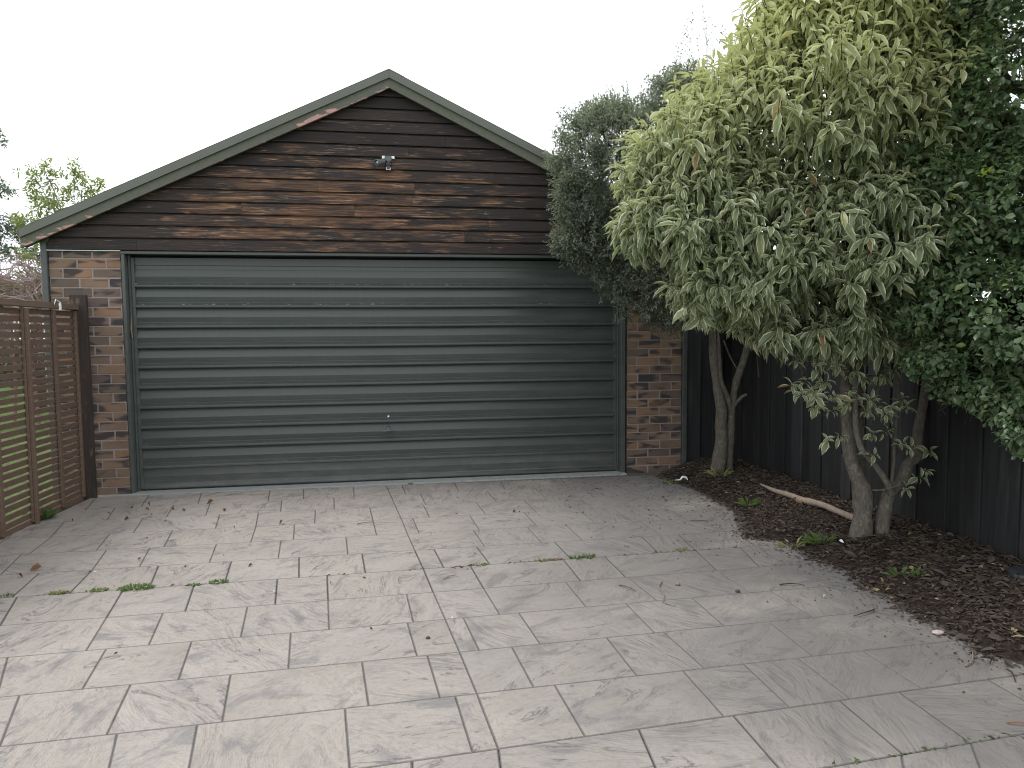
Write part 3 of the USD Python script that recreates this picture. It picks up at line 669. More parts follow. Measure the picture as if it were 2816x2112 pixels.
# ================================================================== slatted fence on the left
FX = -.35
sf = thing("slat_fence", "brown timber fence of narrow horizontal slats running along the left of the driveway", "fence", (FX, -1.4, 0))
part(sf, "end_post", cbox(-.380, -.246, -.135, -.085, -.03, 1.802, .005), "post_wood", label="wide dark weathered board standing against the brick pier")
ys = [-.155, -.53, -.985, -1.42, -1.86, -2.31, -2.75, -3.2]
def fx(y): return FX - .045 * (-y - .1)
for j, y in enumerate(ys):
    w = .030 if j % 2 or j == 0 else .046
    if j == 0: w = .022
    x = fx(y); yaw = math.atan(.045)
    part(sf, "batten", cbox(x + .012, x + .034, y - w, y + w * .6, .02, 1.66, .003), "rail_wood")
    if j == 2: part(sf, "batten", cbox(x + .035, x + .060, y - .040, y - .004, -.02, 1.655, .003), "rail_wood")
rs2 = random.Random(11)
for i in range(27):
    z = .045 + i * .0604
    for j in range(len(ys) - 1):
        ya, yb = ys[j + 1], ys[j]
        t = rs2.uniform(-.002, .002)
        P = [(fx(y) + dx, y, z + dz + t) for y in (ya, yb) for dx in (-.010, .010) for dz in (0, .0405)]
        P = [P[0], P[1], P[4], P[5], P[2], P[3], P[6], P[7]]
        part(sf, "slat", hexa(P), "lattice_wood")
P = [(fx(y) + dx, y, z) for y in (-3.25, -.135) for dx in (-.03, .045) for z in (1.672, 1.715)]
P = [P[0], P[1], P[4], P[5], P[2], P[3], P[6], P[7]]
part(sf, "top_rail", hexa(P), "rail_wood")
P = [(fx(y) + dx, y, z) for y in (-3.25, -.135) for dx in (-.012, .014) for z in (-.04, .035)]
P = [P[0], P[1], P[4], P[5], P[2], P[3], P[6], P[7]]
part(sf, "base_board", hexa(P), "rail_wood")
tg = thing("cord_loop", "white cord loop with a small tag hanging from the top rail of the slat fence", "cord", (-.33, -.55, 1.72))
part(tg, "loop", tube([(-.31, -.60, 1.700), (-.305, -.59, 1.732), (-.32, -.55, 1.742), (-.325, -.50, 1.736), (-.31, -.475, 1.715)], .0028, 6, sub=3), "white_plastic", smooth=True)
part(tg, "tag", cbox(-.318, -.306, -.505, -.475, 1.655, 1.712, .004, rotz(.0)), "white_plastic")

# ================================================================== dark paling fence on the right
pf = thing("paling_fence", "tall black stained fence of vertical timber palings behind the garden bed", "fence", (5.9, -3, 0))
rf = random.Random(13); y = .10; k = 0
while y > -6.4:
    w = rf.uniform(.145, .152)
    over = k % 2
    x = 5.905 - .016 * over
    part(pf, "paling", cbox(x, x + .017, y - w - .012, y, -.06, 1.62 + rf.uniform(-.012, .012), .003), f"paling_{rf.choice([0, 0, 1, 2, 3])}")
    y -= w - .010 * 1; k += 1
for z in (.35, 1.35): part(pf, "rail", cbox(5.924, 5.97, -6.4, -.02, z, z + .09, .004), "paling_2")
part(pf, "plinth_post", cbox(5.865, 5.888, -2.02, -1.90, -.02, .46, .004), "paling_3", label="grey short post in front of the palings")
rf2 = thing("return_fence", "short return of wide dark boards closing the gap between garage and paling fence", "fence", (5.6, .06, 0))
for a, b, d, m in ((5.40, 5.55, .015, 3), (5.545, 5.70, .04, 1), (5.69, 5.80, .02, 0), (5.79, 5.93, .05, 2)):
    part(rf2, "board", cbox(a, b, d, d + .02, -.05, 1.66, .003), f"paling_{m}")
part(rf2, "rail", cbox(5.40, 5.92, .075, .11, 1.2, 1.29, .004), "paling_2")

# ================================================================== trees and shrubs
def twigs(tips, roots_, r0=.004, r1=.0018, every=1, sides=3):
    ms = [tube([b, (a + b) / 2 + RNG.normal(0, .012, 3), a], [r0, (r0 + r1) / 2, r1], sides, caps=False) for a, b in list(zip(tips, roots_))[::every]]
    return cat(*ms)

def add_foliage(tree, L5, tm, mat, singles=0, name="foliage"):
    P, D, U, L, W = L5
    v = leaves(P, D, U, L, W, tm)
    c = v.mean(1)
    if singles:
        d = np.linalg.norm(c - CAM, axis=1)
        nrm = unit(np.cross(v[:, 2] - v[:, 1], v[:, 4] - v[:, 2]) if v.shape[1] > 5 else np.cross(v[:, 1] - v[:, 0], v[:, 2] - v[:, 0]))
        face = np.abs((nrm * unit(CAM - c)).sum(1))
        rel = c - CAM; inframe = (np.abs(rel @ rt / (rel @ fw)) < .70) & (np.abs(rel @ up / (rel @ fw)) < .525)
        score = L * W * face / d ** 2 * inframe
        # the outermost leaves as seen from the drive: compare depth with neighbours in a coarse direction grid
        key = np.round(np.c_[rel @ rt, rel @ up] / (rel @ fw)[:, None] / .022).astype(int)
        order = np.argsort(d); seen = {}; front = np.zeros(len(c), bool)
        for i in order:
            kk = tuple(key[i]); m = seen.get(kk, 0)
            if m < 2: front[i] = True; seen[kk] = m + 1
        pick = np.argsort(-(score * np.where(front, 1, .02)))[:singles]
        for i in pick: part(tree, "leaf", (v[i], tm[1]), mat, uv=tm[2])
        rest = np.ones(len(c), bool); rest[pick] = False; v = v[rest]
    V, F, UV = join(v, tm)
    part(tree, name, (V, F), mat, uv=UV, kind="stuff")

def stack(*a): return tuple(np.concatenate(z) for z in zip(*a))

# --- variegated shrub in front
r2 = np.random.default_rng(31)
vt = thing("variegated_tree", "variegated tree with cream edged leaves and twisted trunks before the dark fence", "tree", (5.4, -2.85, .05))
part(vt, "trunk", tube([(5.36, -2.87, -.02), (5.37, -2.86, .10), (5.385, -2.85, .36), (5.31, -2.82, .61), (5.29, -2.80, .9), (5.27, -2.80, 1.25), (5.15, -2.82, 1.7), (5.02, -2.85, 2.3)], [.086, .068, .056, .047, .038, .034, .03, .02], 12, .30, 1, sub=5), "bark", smooth=50)
part(vt, "trunk", tube([(5.50, -2.90, -.02), (5.50, -2.89, .14), (5.555, -2.87, .36), (5.69, -2.83, .44), (5.75, -2.80, .55), (5.83, -2.78, .60), (5.84, -2.77, .78), (5.88, -2.78, 1.05), (5.86, -2.8, 1.5), (5.7, -2.8, 2.2)], [.060, .050, .044, .040, .036, .034, .032, .028, .025, .018], 12, .30, 2, sub=5), "bark", smooth=50)
part(vt, "trunk", tube([(5.43, -2.76, .25), (5.44, -2.72, .55), (5.43, -2.70, .95), (5.42, -2.70, 1.4), (5.3, -2.75, 2.1), (5.15, -2.8, 3.0)], [.050, .050, .045, .04, .03, .018], 10, .2, 3, sub=5), "bark", smooth=50)
for j, (pts_, rr) in enumerate([([(5.555, -2.90, .38), (5.46, -2.93, .51), (5.38, -2.94, .60), (5.30, -2.93, .70), (5.265, -2.92, .88), (5.27, -2.9, 1.3)], [.026, .021, .019, .018, .016, .012]),
                  ([(5.39, -2.78, .86), (5.41, -2.82, .95), (5.46, -2.84, 1.00), (5.49, -2.84, 1.10), (5.52, -2.84, 1.3)], [.018, .017, .014, .013, .01]),
                  ([(5.60, -2.84, .42), (5.62, -2.84, .8), (5.63, -2.84, 1.1), (5.61, -2.83, 1.5)], [.012, .011, .010, .008]),
                  ([(5.40, -2.86, .40), (5.48, -2.92, .41), (5.58, -2.95, .45)], [.007, .006, .005]),
                  ([(5.27, -2.8, 1.3), (4.9, -2.85, 1.7), (4.5, -2.9, 2.1), (4.1, -2.85, 2.4)], [.028, .024, .018, .010]),
                  ([(5.15, -2.82, 1.7), (4.9, -2.8, 2.4), (4.7, -2.75, 3.1)], [.024, .018, .01])]):
    part(vt, "branch", tube(pts_, rr, 8, .25, 10 + j, sub=4), "bark", smooth=50)
VL = [((4.12, -2.80, 2.42), (.40, .50, .42)), ((4.48, -2.95, 2.00), (.46, .50, .48)), ((4.48, -2.75, 2.72), (.46, .55, .42)), ((4.95, -2.90, 2.75), (.66, .70, .62)), ((5.10, -3.05, 2.00), (.58, .58, .56)),
      ((5.06, -2.80, 3.20), (.55, .68, .52)), ((5.34, -2.80, 3.75), (.58, .65, .52)), ((5.12, -2.75, 3.55), (.42, .5, .44)), ((5.48, -3.0, 2.75), (.42, .55, .75)), ((4.80, -2.65, 1.66), (.48, .45, .30)), ((5.25, -2.80, 1.52), (.46, .42, .30)),
      ((5.58, -3.05, 2.1), (.34, .40, .52)), ((5.52, -2.95, 1.66), (.36, .40, .34)), ((5.65, -2.9, 3.5), (.4, .5, .6)), ((5.25, -2.8, 4.45), (.65, .65, .5)), ((5.25, -2.85, 1.40), (.40, .36, .15)), ((4.06, -2.85, 2.08), (.34, .42, .34)), ((4.36, -2.88, 1.72), (.36, .42, .30)), ((4.9, -2.85, 1.46), (.40, .36, .13)), ((5.55, -2.95, 1.42), (.30, .30, .18))]
tips, out = shell(VL, 94, r2, .66)
up_ = np.clip((tips[:, 2] - 1.7) / 1.6, 0, 1)[:, None]
axes = unit(out * (1.0 - .45 * up_) + np.array([0, 0, 1.0]) * (.15 + .75 * up_) + r2.normal(0, .22, out.shape))
dr = .62
A_ = rosettes(tips, axes, 11, .110, .0158, (25, 118), .85, .18, r2)
# sprigs along the trunk and hanging low
SP = np.array([(4.84, -3.0, 1.07), (4.98, -3.0, .99), (5.05, -3.0, 1.03), (5.15, -3.0, .98), (5.03, -3.0, .77), (5.13, -3.0, .78), (5.33, -2.98, .80), (5.46, -2.98, .81), (5.59, -2.95, .72), (5.67, -2.95, .69), (5.81, -2.93, .66), (5.79, -2.93, .52), (5.76, -2.93, .48), (5.63, -2.95, .42), (5.36, -3.0, .66),
               (5.0, -2.95, 1.2), (5.1, -2.9, 1.12), (5.2, -3.0, 1.18), (4.9, -2.9, 1.28), (5.25, -2.9, 1.05), (5.5, -2.95, .9), (5.55, -2.9, 1.2), (5.62, -2.9, 1.0)])
SP = np.vstack([SP, np.c_[r2.uniform(4.85, 5.55, 34), r2.uniform(-3.1, -2.7, 34), r2.uniform(.92, 1.32, 34)]])
SPo = unit(np.c_[r2.normal(0, .5, len(SP)) - .2, np.full(len(SP), -.7), r2.uniform(-.1, .6, len(SP))])
B_ = rosettes(SP, SPo, 8, .068, .0125, (30, 100), .4, .06, r2)
add_foliage(vt, stack(A_[:5], B_[:5]), LANCE, "variegated_leaf", 300)
stem = tips - axes * r2.uniform(.2, .5, (len(tips), 1))
part(vt, "twigs", cat(twigs(tips, stem), twigs(SP, SP - SPo * .12 + [.05, .08, -.02], .003, .002)), "dark_bark", kind="stuff")
# bare upright shoots at the top left
# --- small leaved tree by the garage corner
r3 = np.random.default_rng(41)
st = thing("small_leaf_tree", "grey green tree with tiny leaves hanging in front of the right end of the garage", "tree", (5.49, -.62, .08))
part(st, "trunk", tube([(5.40, -.66, -.02), (5.43, -.65, .10), (5.47, -.63, .35), (5.475, -.62, .65), (5.42, -.62, .95), (5.385, -.62, 1.2), (5.36, -.62, 1.6), (5.2, -.6, 2.3), (5.05, -.6, 3.0)], [.095, .072, .058, .056, .042, .036, .033, .026, .016], 12, .28, 4, sub=5), "bark", smooth=50)
part(st, "trunk", tube([(5.55, -.64, -.02), (5.55, -.63, .12), (5.565, -.62, .45), (5.575, -.62, .65), (5.62, -.60, .9), (5.74, -.56, 1.2), (5.83, -.54, 1.6), (5.8, -.55, 2.4)], [.058, .047, .041, .040, .034, .033, .03, .02], 12, .28, 5, sub=5), "bark", smooth=50)
for j, (pts_, rr) in enumerate([([(5.575, -.62, .66), (5.52, -.64, .82), (5.45, -.64, 1.0), (5.43, -.63, 1.3), (5.40, -.62, 1.6)], [.030, .026, .022, .02, .015]),
                  ([(5.58, -.62, .70), (5.66, -.68, .82), (5.69, -.70, .84)], [.02, .015, .012]),
                  ([(5.36, -.62, 1.6), (4.9, -.65, 2.1), (4.4, -.65, 2.5)], [.026, .02, .010]),
                  ([(5.5, -.60, 1.35), (5.6, -.58, 1.15), (5.72, -.56, 1.0)], [.008, .008, .01])]):
    part(st, "branch", tube(pts_, rr, 8, .25, 20 + j, sub=4), "bark", smooth=50)
SLU = [((4.20, -.80, 2.96), (.46, .44, .50)), ((4.08, -.78, 2.62), (.32, .36, .36)), ((4.22, -.72, 2.35), (.44, .40, .45)), ((4.55, -.62, 3.15), (.46, .42, .42)), ((4.62, -.70, 2.55), (.60, .52, .60)), ((4.66, -.68, 1.98), (.46, .42, .50)), ((5.0, -.62, 3.40), (.42, .40, .48)), ((5.16, -.50, 3.68), (.26, .28, .30)),
       ((5.2, -.60, 2.8), (.6, .5, .6)), ((3.90, -.80, 2.25), (.16, .2, .16)), ((4.96, -.70, 1.72), (.38, .36, .34)), ((5.35, -.6, 2.1), (.45, .4, .4)), ((4.3, -.7, 3.35), (.3, .3, .2))]
ok_ = lambda p: (p[:, 1] < -.06)
tips, out = shell(SLU, 330, r3, .70, ok_)
axes = unit(out + np.array([0, 0, .35]) + r3.normal(0, .35, out.shape))
A_ = rosettes(tips, axes, 15, .037, .0068, (30, 95), .25, .15, r3, .35)
add_foliage(st, A_[:5], OVAL, "small_leaf")
sprout = np.array([(4.9, -.6, 3.8), (5.0, -.6, 3.95), (5.1, -.55, 4.25), (5.2, -.5, 4.4), (5.3, -.5, 4.45), (5.4, -.5, 4.3), (5.5, -.5, 4.3), (5.05, -.52, 4.1), (5.15, -.5, 4.32), (5.26, -.48, 4.2), (5.34, -.5, 4.36), (5.45, -.5, 4.15), (5.6, -.5, 4.2), (4.35, -.7, 3.62), (4.5, -.7, 3.66), (4.1, -.75, 3.45)])
SR = sprout + r3.normal(0, .05, sprout.shape) - [0, 0, .5]
pp = np.concatenate([sprout - (sprout - SR) * t for t in np.linspace(0, .8, 7)]); aa = np.tile(unit(sprout - SR), (7, 1))
B_ = rosettes(pp, aa, 5, .036, .006, (30, 70), .1, .05, r3)
add_foliage(st, B_[:5], OVAL, "small_leaf", 0, "shoots")
stem = tips - axes * r3.uniform(.12, .4, (len(tips), 1))
part(st, "twigs", cat(twigs(tips, stem, .0028, .0012, 2), twigs(sprout, SR, .003, .0012)), "dark_bark", kind="stuff")

# --- dark glossy tree at the right edge
r4 = np.random.default_rng(51)
dt = thing("dark_leaf_tree", "dark green tree with rounded glossy leaves leaning over the fence at the right edge", "tree", (6.35, -3.9, 0))
part(dt, "trunk", tube([(6.36, -3.9, -.05), (6.33, -3.88, .6), (6.28, -3.82, 1.4), (6.2, -3.75, 2.2), (6.1, -3.7, 3.2)], [.09, .075, .06, .045, .025], 10, .2, 6, sub=3), "dark_bark", smooth=50)
for j, pts_ in enumerate([[(6.28, -3.82, 1.75), (6.0, -3.7, 1.9), (5.7, -3.55, 1.9), (5.4, -3.45, 1.75)], [(6.25, -3.8, 1.7), (6.05, -3.8, 1.72), (5.88, -3.78, 1.4), (5.80, -3.72, 1.0)], [(6.2, -3.75, 2.2), (5.9, -3.6, 2.6), (5.6, -3.5, 2.9)]]):
    part(dt, "branch", tube(pts_, [.03, .022, .014, .006][:len(pts_)], 6, .2, 30 + j, sub=3), "dark_bark", smooth=50)
DLU = [((5.72, -3.50, 2.12), (.44, .42, .42)), ((5.50, -3.42, 1.66), (.34, .34, .36)), ((5.82, -3.55, 1.62), (.34, .34, .34)), ((5.78, -3.40, 2.75), (.44, .46, .52)), ((5.88, -3.50, 3.4), (.5, .5, .55)), ((5.88, -3.72, 1.34), (.28, .26, .28)), ((5.86, -3.74, 1.02), (.19, .18, .18)),
       ((5.34, -3.38, 2.30), (.22, .26, .22)), ((5.45, -3.4, 1.30), (.22, .2, .2)), ((5.66, -3.3, 3.75), (.4, .4, .5)), ((6.25, -3.6, 2.4), (.6, .7, .9)), ((6.35, -3.2, 3.2), (.7, .8, .8)), ((6.3, -3.7, 1.8), (.5, .6, .5)), ((5.62, -3.35, 1.15), (.18, .2, .16)), ((5.98, -3.90, 1.20), (.28, .24, .32)), ((5.90, -3.88, .88), (.22, .2, .2)), ((6.0, -4.1, .75), (.2, .2, .2)),
       ((5.95, -3.5, 4.5), (.8, .8, .7)), ((5.75, -4.75, 2.6), (.6, .7, .8)), ((5.75, -4.8, 3.8), (.7, .8, .7)), ((5.9, -5.9, 3.2), (.7, .7, 1.0)),  # unseen crown above and right of the view, added to shade fence and bed
       ((5.62, -3.45, 1.16), (.22, .20, .20)), ((5.62, -3.72, 1.06), (.20, .20, .20)), ((5.62, -3.90, .92), (.20, .18, .18)), ((5.66, -3.80, 1.50), (.34, .30, .34)), ((6.25, -2.3, 2.55), (.45, .8, 1.0))]
tips, out = shell(DLU, 250, r4, .70)
axes = unit(out + np.array([0, 0, .45]) + r4.normal(0, .3, out.shape))
A_ = rosettes(tips, axes, 10, .047, .0145, (35, 105), .2, .13, r4, .3)
add_foliage(dt, A_[:5], OVAL, "dark_leaf", 300)
fr_ = np.array([(5.40, -3.72, 2.24), (5.44, -3.72, 2.26), (5.32, -3.62, 2.14), (5.52, -3.76, 2.1), (5.22, -3.5, 2.1), (5.28, -3.55, 2.0), (5.12, -3.45, 1.98)])
B_ = rosettes(fr_, unit(np.tile([[-.1, -.5, .8]], (len(fr_), 1))), 6, .042, .010, (15, 60), .0, .02, r4)
add_foliage(dt, B_[:5], OVAL, "fresh_leaf", 0, "young_leaves")
part(dt, "twigs", twigs(tips, tips - axes * r4.uniform(.12, .35, (len(tips), 1)), .003, .0014, 2), "dark_bark", kind="stuff")

# ================================================================== behind the slat fence, left
r5 = np.random.default_rng(61)
n = 9000; gx = r5.uniform(-9, -.7, n); gyy = r5.uniform(-3.2, 16, n) ** 1.0
P = np.c_[gx, gyy, np.full(n, -.045)]; D = unit(np.c_[r5.normal(0, .35, n), r5.normal(0, .35, n), np.ones(n)])
V, F, UV = join(leaves(P, D, unit(r5.normal(size=(n, 3))), r5.uniform(.05, .12, n), np.full(n, .004), TINY), TINY)
single("lawn_grass", (V, F), "grass_blade", kind="stuff", uv=UV, label="bright green lawn grass beyond the slat fence", cat="grass")
n = 60; xy = np.c_[r5.uniform(-3.2, -.8, n), r5.uniform(-.6, 4.5, n)]
V, F, UV = join(litter(xy, np.full(n, -.02), .075, r5, OVAL, .4), OVAL)
single("yellow_leaves", (V, F), "yellow_leaf", kind="stuff", uv=UV, label="fallen yellow leaves on the lawn behind the slat fence", cat="fallen leaves")
ff = thing("back_fence", "dark fence far across the lawn, glimpsed through the slats", "fence", (-7, 17, 0))
part(ff, "panel", cat(*[cbox(-16 + i * .30, -16 + i * .30 + .29, 17, 17.03, -.05, 1.25, .01) for i in range(46)]), "far_fence", kind="stuff")
part(ff, "post", cbox(-8.35, -7.75, 16.9, 16.98, -.05, 1.28, .01), "far_wall", label="pale grey panel end")
# low hedge in the back
hg = thing("hedge", "dark green hedge at the back of the lawn", "hedge", (-6, 12.5, 0))
tips, out = shell([((-9.5 + i * 1.1, 12.6, 1.5), (.8, .6, 1.6)) for i in range(7)], 60, r5, .8)
A_ = rosettes(tips, unit(out + r5.normal(0, .4, out.shape)), 9, .09, .024, (30, 110), .2, .2, r5)
add_foliage(hg, A_[:5], TINY, "hedge_leaf")
# reddish leafless shrub
rb_ = thing("bare_shrub", "tangled leafless shrub with pale reddish twigs behind the slat fence", "shrub", (-3.6, 6.0, 0))
ms, ms2 = [], []
for i in range(900):
    c = np.array([r5.uniform(-4.8, -2.5), r5.uniform(5.4, 6.8), 0]); h = r5.uniform(1.2, 2.62)
    a = r5.uniform(0, 6.28); l = r5.uniform(.35, 1.1); d = np.array([math.cos(a) * l * .7, math.sin(a) * l * .5, r5.normal(.12, .36)])
    s = np.array([c[0], c[1], h]) - d / 2; m_ = s + d * .5 + r5.normal(0, .13, 3)
    (ms if i % 3 else ms2).append(tube([s, m_, s + d], [.008, .006, .003], 4, caps=False, sub=3))
part(rb_, "branches", cat(*ms), "pale_twig", kind="stuff"); part(rb_, "red_twigs", cat(*ms2), "red_twig", kind="stuff")
for i in range(6):
    x_ = -4.5 + i * .38
    part(rb_, "stem", tube([(x_, 6.1, -.05), (x_ + r5.normal(0, .08), 6.1, .9), (x_ + r5.normal(0, .3), 6.1, 2.2)], [.03, .024, .010], 6, sub=2), "red_twig", smooth=50)
# tree with tufts of yellow green leaves
tt_ = thing("tufted_tree", "slender tree with tufts of yellow green leaves behind the garage's left eave", "tree", (-2.9, 6.6, 0))
tr0 = np.array([-2.75, 6.6, 0])
part(tt_, "trunk", tube([(-2.75, 6.6, -.05), (-2.78, 6.6, 1.2), (-2.8, 6.6, 2.4), (-2.85, 6.6, 3.2)], [.06, .05, .035, .02], 8, .15, 7, sub=3), "pale_twig", smooth=50)
tuft = np.array([(-3.22, 6.4, 4.22), (-3.05, 6.5, 4.24), (-3.38, 6.4, 4.12), (-3.33, 6.4, 3.98), (-3.12, 6.4, 4.02), (-2.74, 6.5, 4.22), (-2.66, 6.5, 4.20), (-2.78, 6.4, 4.0), (-2.62, 6.5, 3.92), (-3.42, 6.5, 3.78), (-3.22, 6.4, 3.76), (-3.30, 6.4, 3.62), (-3.05, 6.4, 3.60), (-2.9, 6.5, 3.75), (-2.98, 6.4, 3.55), (-2.55, 6.4, 3.72), (-2.42, 6.5, 3.70), (-2.30, 6.5, 3.72), (-2.45, 6.4, 3.55), (-2.28, 6.5, 3.52), (-2.6, 6.4, 3.5), (-2.2, 6.5, 3.45), (-2.05, 6.5, 3.6), (-1.9, 6.5, 3.55), (-2.0, 6.5, 3.42),
                 (-3.4, 6.5, 3.35), (-3.1, 6.4, 3.3), (-2.95, 6.4, 3.2), (-2.75, 6.4, 3.35), (-3.3, 6.4, 3.1), (-2.5, 6.4, 3.3), (-2.6, 6.5, 2.7), (-2.8, 6.4, 2.6), (-3.0, 6.4, 2.55), (-2.5, 6.4, 2.5), (-2.7, 6.4, 2.4), (-3.1, 6.4, 2.35), (-2.45, 6.4, 2.3), (-2.55, 6.4, 2.9)])
tuft = np.vstack([tuft, np.c_[r5.uniform(-3.7, -2.2, 26), r5.uniform(6.3, 6.8, 26), r5.uniform(2.3, 3.5, 26)], np.c_[r5.uniform(-3.6, -2.0, 10), r5.uniform(6.3, 6.8, 10), r5.uniform(3.4, 3.95, 10)]])
tips = np.repeat(tuft, 8, 0) + r5.normal(0, .095, (len(tuft) * 8, 3)); ax_ = unit(tips - np.repeat(tuft, 8, 0) + [0, 0, .06])
A_ = rosettes(tips, ax_, 10, .095, .014, (20, 100), .15, .08, r5)
add_foliage(tt_, A_[:5], OVAL, "tuft_leaf")
for t_ in tuft[:39:2]:
    part(tt_, "branch", tube([(-2.8 + r5.normal(0, .03), 6.6, 2.2 + r5.uniform(0, .7)), (np.array([-2.82, 6.55, 2.9]) + t_) / 2 + r5.normal(0, .06, 3), t_], [.012, .009, .005], 4, sub=2), "pale_twig")
# bluish tree cut by the left edge
bt = thing("blue_leaf_tree", "thin blue green foliage of a tree cut off by the left edge", "tree", (-4.6, 8.0, 0))
part(bt, "trunk", tube([(-5.6, 8, -.05), (-5.6, 8, 2), (-5.5, 8, 3.6), (-5.3, 8, 4.6)], [.07, .06, .04, .02], 8, .15, 8, sub=3), "dark_bark", smooth=50)
tips, out = shell([((-4.72, 8, 4.15), (.38, .4, .22)), ((-4.45, 8, 3.45), (.50, .4, .24)), ((-4.95, 8, 5.1), (.42, .4, .30)), ((-4.3, 8.0, 3.0), (.45, .4, .25)), ((-5.4, 8, 4.3), (.6, .5, .8))], 55, r5, .8)
A_ = rosettes(tips, unit(out + r5.normal(0, .5, out.shape)), 10, .085, .017, (30, 110), .2, .15, r5)
add_foliage(bt, A_[:5], TINY, "blue_leaf")
part(bt, "twigs", twigs(tips, tips * .5 + .5 * np.array([-5.2, 8, 3.9]) + r5.normal(0, .1, tips.shape), .005, .002, 2), "dark_bark", kind="stuff")
# flax-like clump
fl_ = thing("flax_clump", "spiky yellow green flax clump showing above the slat fence at the left edge", "plant", (-4.3, 8.6, 0))
n = 150; a = r5.uniform(0, 6.28, n); P = np.c_[-4.4 + r5.normal(0, .12, n), 8.6 + r5.normal(0, .12, n), np.full(n, 1.7)]
D = unit(np.c_[np.cos(a) * .75, np.sin(a) * .75, r5.uniform(.3, 1.3, n)])
V, F, UV = join(leaves(P, D, unit(np.c_[D[:, :2] * -.5, np.ones(n)]), r5.uniform(.9, 1.6, n), np.full(n, .028), LANCE), LANCE)
part(fl_, "blades", (V, F), "flax_leaf", uv=UV, kind="stuff")
part(fl_, "stem", tube([(-4.4, 8.6, -.05), (-4.4, 8.6, 1.75)], [.12, .10], 8), "dark_bark")

# ================================================================== small things
# fallen branch on the bed
fb = thing("fallen_branch", "bare pale dead branch lying on the mulch behind the trunks", "branch", (5.46, -2.0, .1))
Yb = np.array([-1.42, -1.62, -1.85, -2.05, -2.25, -2.45, -2.68]); Xb = np.array([5.452, 5.462, 5.455, 5.46, 5.478, 5.486, 5.50])
part(fb, "wood", tube(np.c_[Xb, Yb, bed_z(Xb, Yb) + np.array([.035, .03, .028, .03, .034, .034, .03])], [.008, .018, .023, .026, .025, .022, .024], 10, .30, 9, sub=4), "dead_wood", smooth=40)
part(fb, "knot_hole", cbox(5.42, 5.435, -2.08, -2.0, .12, .145, .004), "dry_leaf")
# black fitting at the right edge
bp = thing("garden_light", "low black plastic garden light with a grey band at the right edge of the mulch", "light", (5.70, -3.78, .04))
part(bp, "cap", lathe((5.70, -3.78, .0), [(.055, .100), (.085, .105), (.092, .118), (.086, .135), (.060, .150), (.02, .156), (.001, .157)], 24), "black_plastic", smooth=35)
part(bp, "band", lathe((5.70, -3.78, .0), [(.066, .055), (.072, .062), (.072, .098), (.055, .102)], 24), "grey_plastic", smooth=35)
part(bp, "base", lathe((5.70, -3.78, .0), [(.05, -.04), (.055, .03), (.070, .055), (.060, .058)], 24), "black_plastic", smooth=35)

def tuft_mesh(cx, cy, r, h, n, rng, w=.0035, z=0.0, sx_=1.0):
    a = rng.uniform(0, 6.28, n); d = rng.uniform(0, 1, n) ** .5 * r
    P = np.c_[cx + np.cos(a) * d * sx_, cy + np.sin(a) * d * .45, np.full(n, z)]
    D = unit(np.c_[np.cos(a) * .7 + rng.normal(0, .3, n), np.sin(a) * .6 + rng.normal(0, .3, n), rng.uniform(.3, 1.2, n)])
    return join(leaves(P, D, unit(np.c_[rng.normal(0, .3, (n, 2)), np.ones(n)]), h * rng.uniform(.5, 1.1, n), w * rng.uniform(.7, 1.3, n), OVAL), OVAL)
r6 = np.random.default_rng(71)
WEEDS = [((.21, -2.69), .06, .035, 70, .004, "flat weed at the left end of the cross joint, cut by the picture edge"), ((.49, -2.70), .065, .04, 110, .004, "second grass tuft from the left in the cross joint"), ((.70, -2.70), .06, .04, 100, .004, "grass tuft just left of the largest tuft in the cross joint"),
         ((.90, -2.70), .13, .05, 260, .0035, "largest grass tuft growing in the cross joint of the driveway"), ((1.21, -2.71), .045, .03, 70, .004, "small round weed just right of the largest tuft in the joint"), ((1.34, -2.69), .07, .04, 110, .004, "leafy weed in the joint at the end of the left tufts"),
         ((2.74, -2.69), .05, .025, 45, .004, "brownish weed where the two driveway joints cross"), ((2.88, -2.67), .06, .03, 45, .006, "pale yellow green weed in the joint right of the crossing"), ((3.28, -2.665), .06, .04, 70, .004, "grass weed in the joint toward the shaded right side"),
         ((3.37, -2.66), .05, .03, 50, .005, "purplish low weed between two grass weeds in the joint"), ((3.50, -2.66), .05, .045, 60, .004, "short grass weed beside the spiky tuft in the joint"), ((3.58, -2.655), .05, .06, 45, .005, "spiky upright weed in the right part of the cross joint"),
         ((4.23, -2.62), .05, .04, 60, .004, "grass tuft in the joint closest to the garden bed"), ((2.54, -.10), .03, .03, 30, .004, "tiny green weed against the garage threshold")]
for (cx, cy), r_, h_, n_, w_, lb in WEEDS:
    V, F, UV = tuft_mesh(cx, cy, r_ * .72, h_ * .6, n_, r6, w_ * .8, -.004)
    single("weed", (V, F), "dry_leaf" if "brownish" in lb or "purplish" in lb else "weed_leaf", lb, "weed", "weeds in the driveway joints", uv=UV)
V, F, UV = tuft_mesh(-.385, -.86, .085, .11, 90, r6, .009, 0.0); single("weed", (V, F), "weed_leaf", "bushy green weed at the foot of the slat fence", "weed", uv=UV)
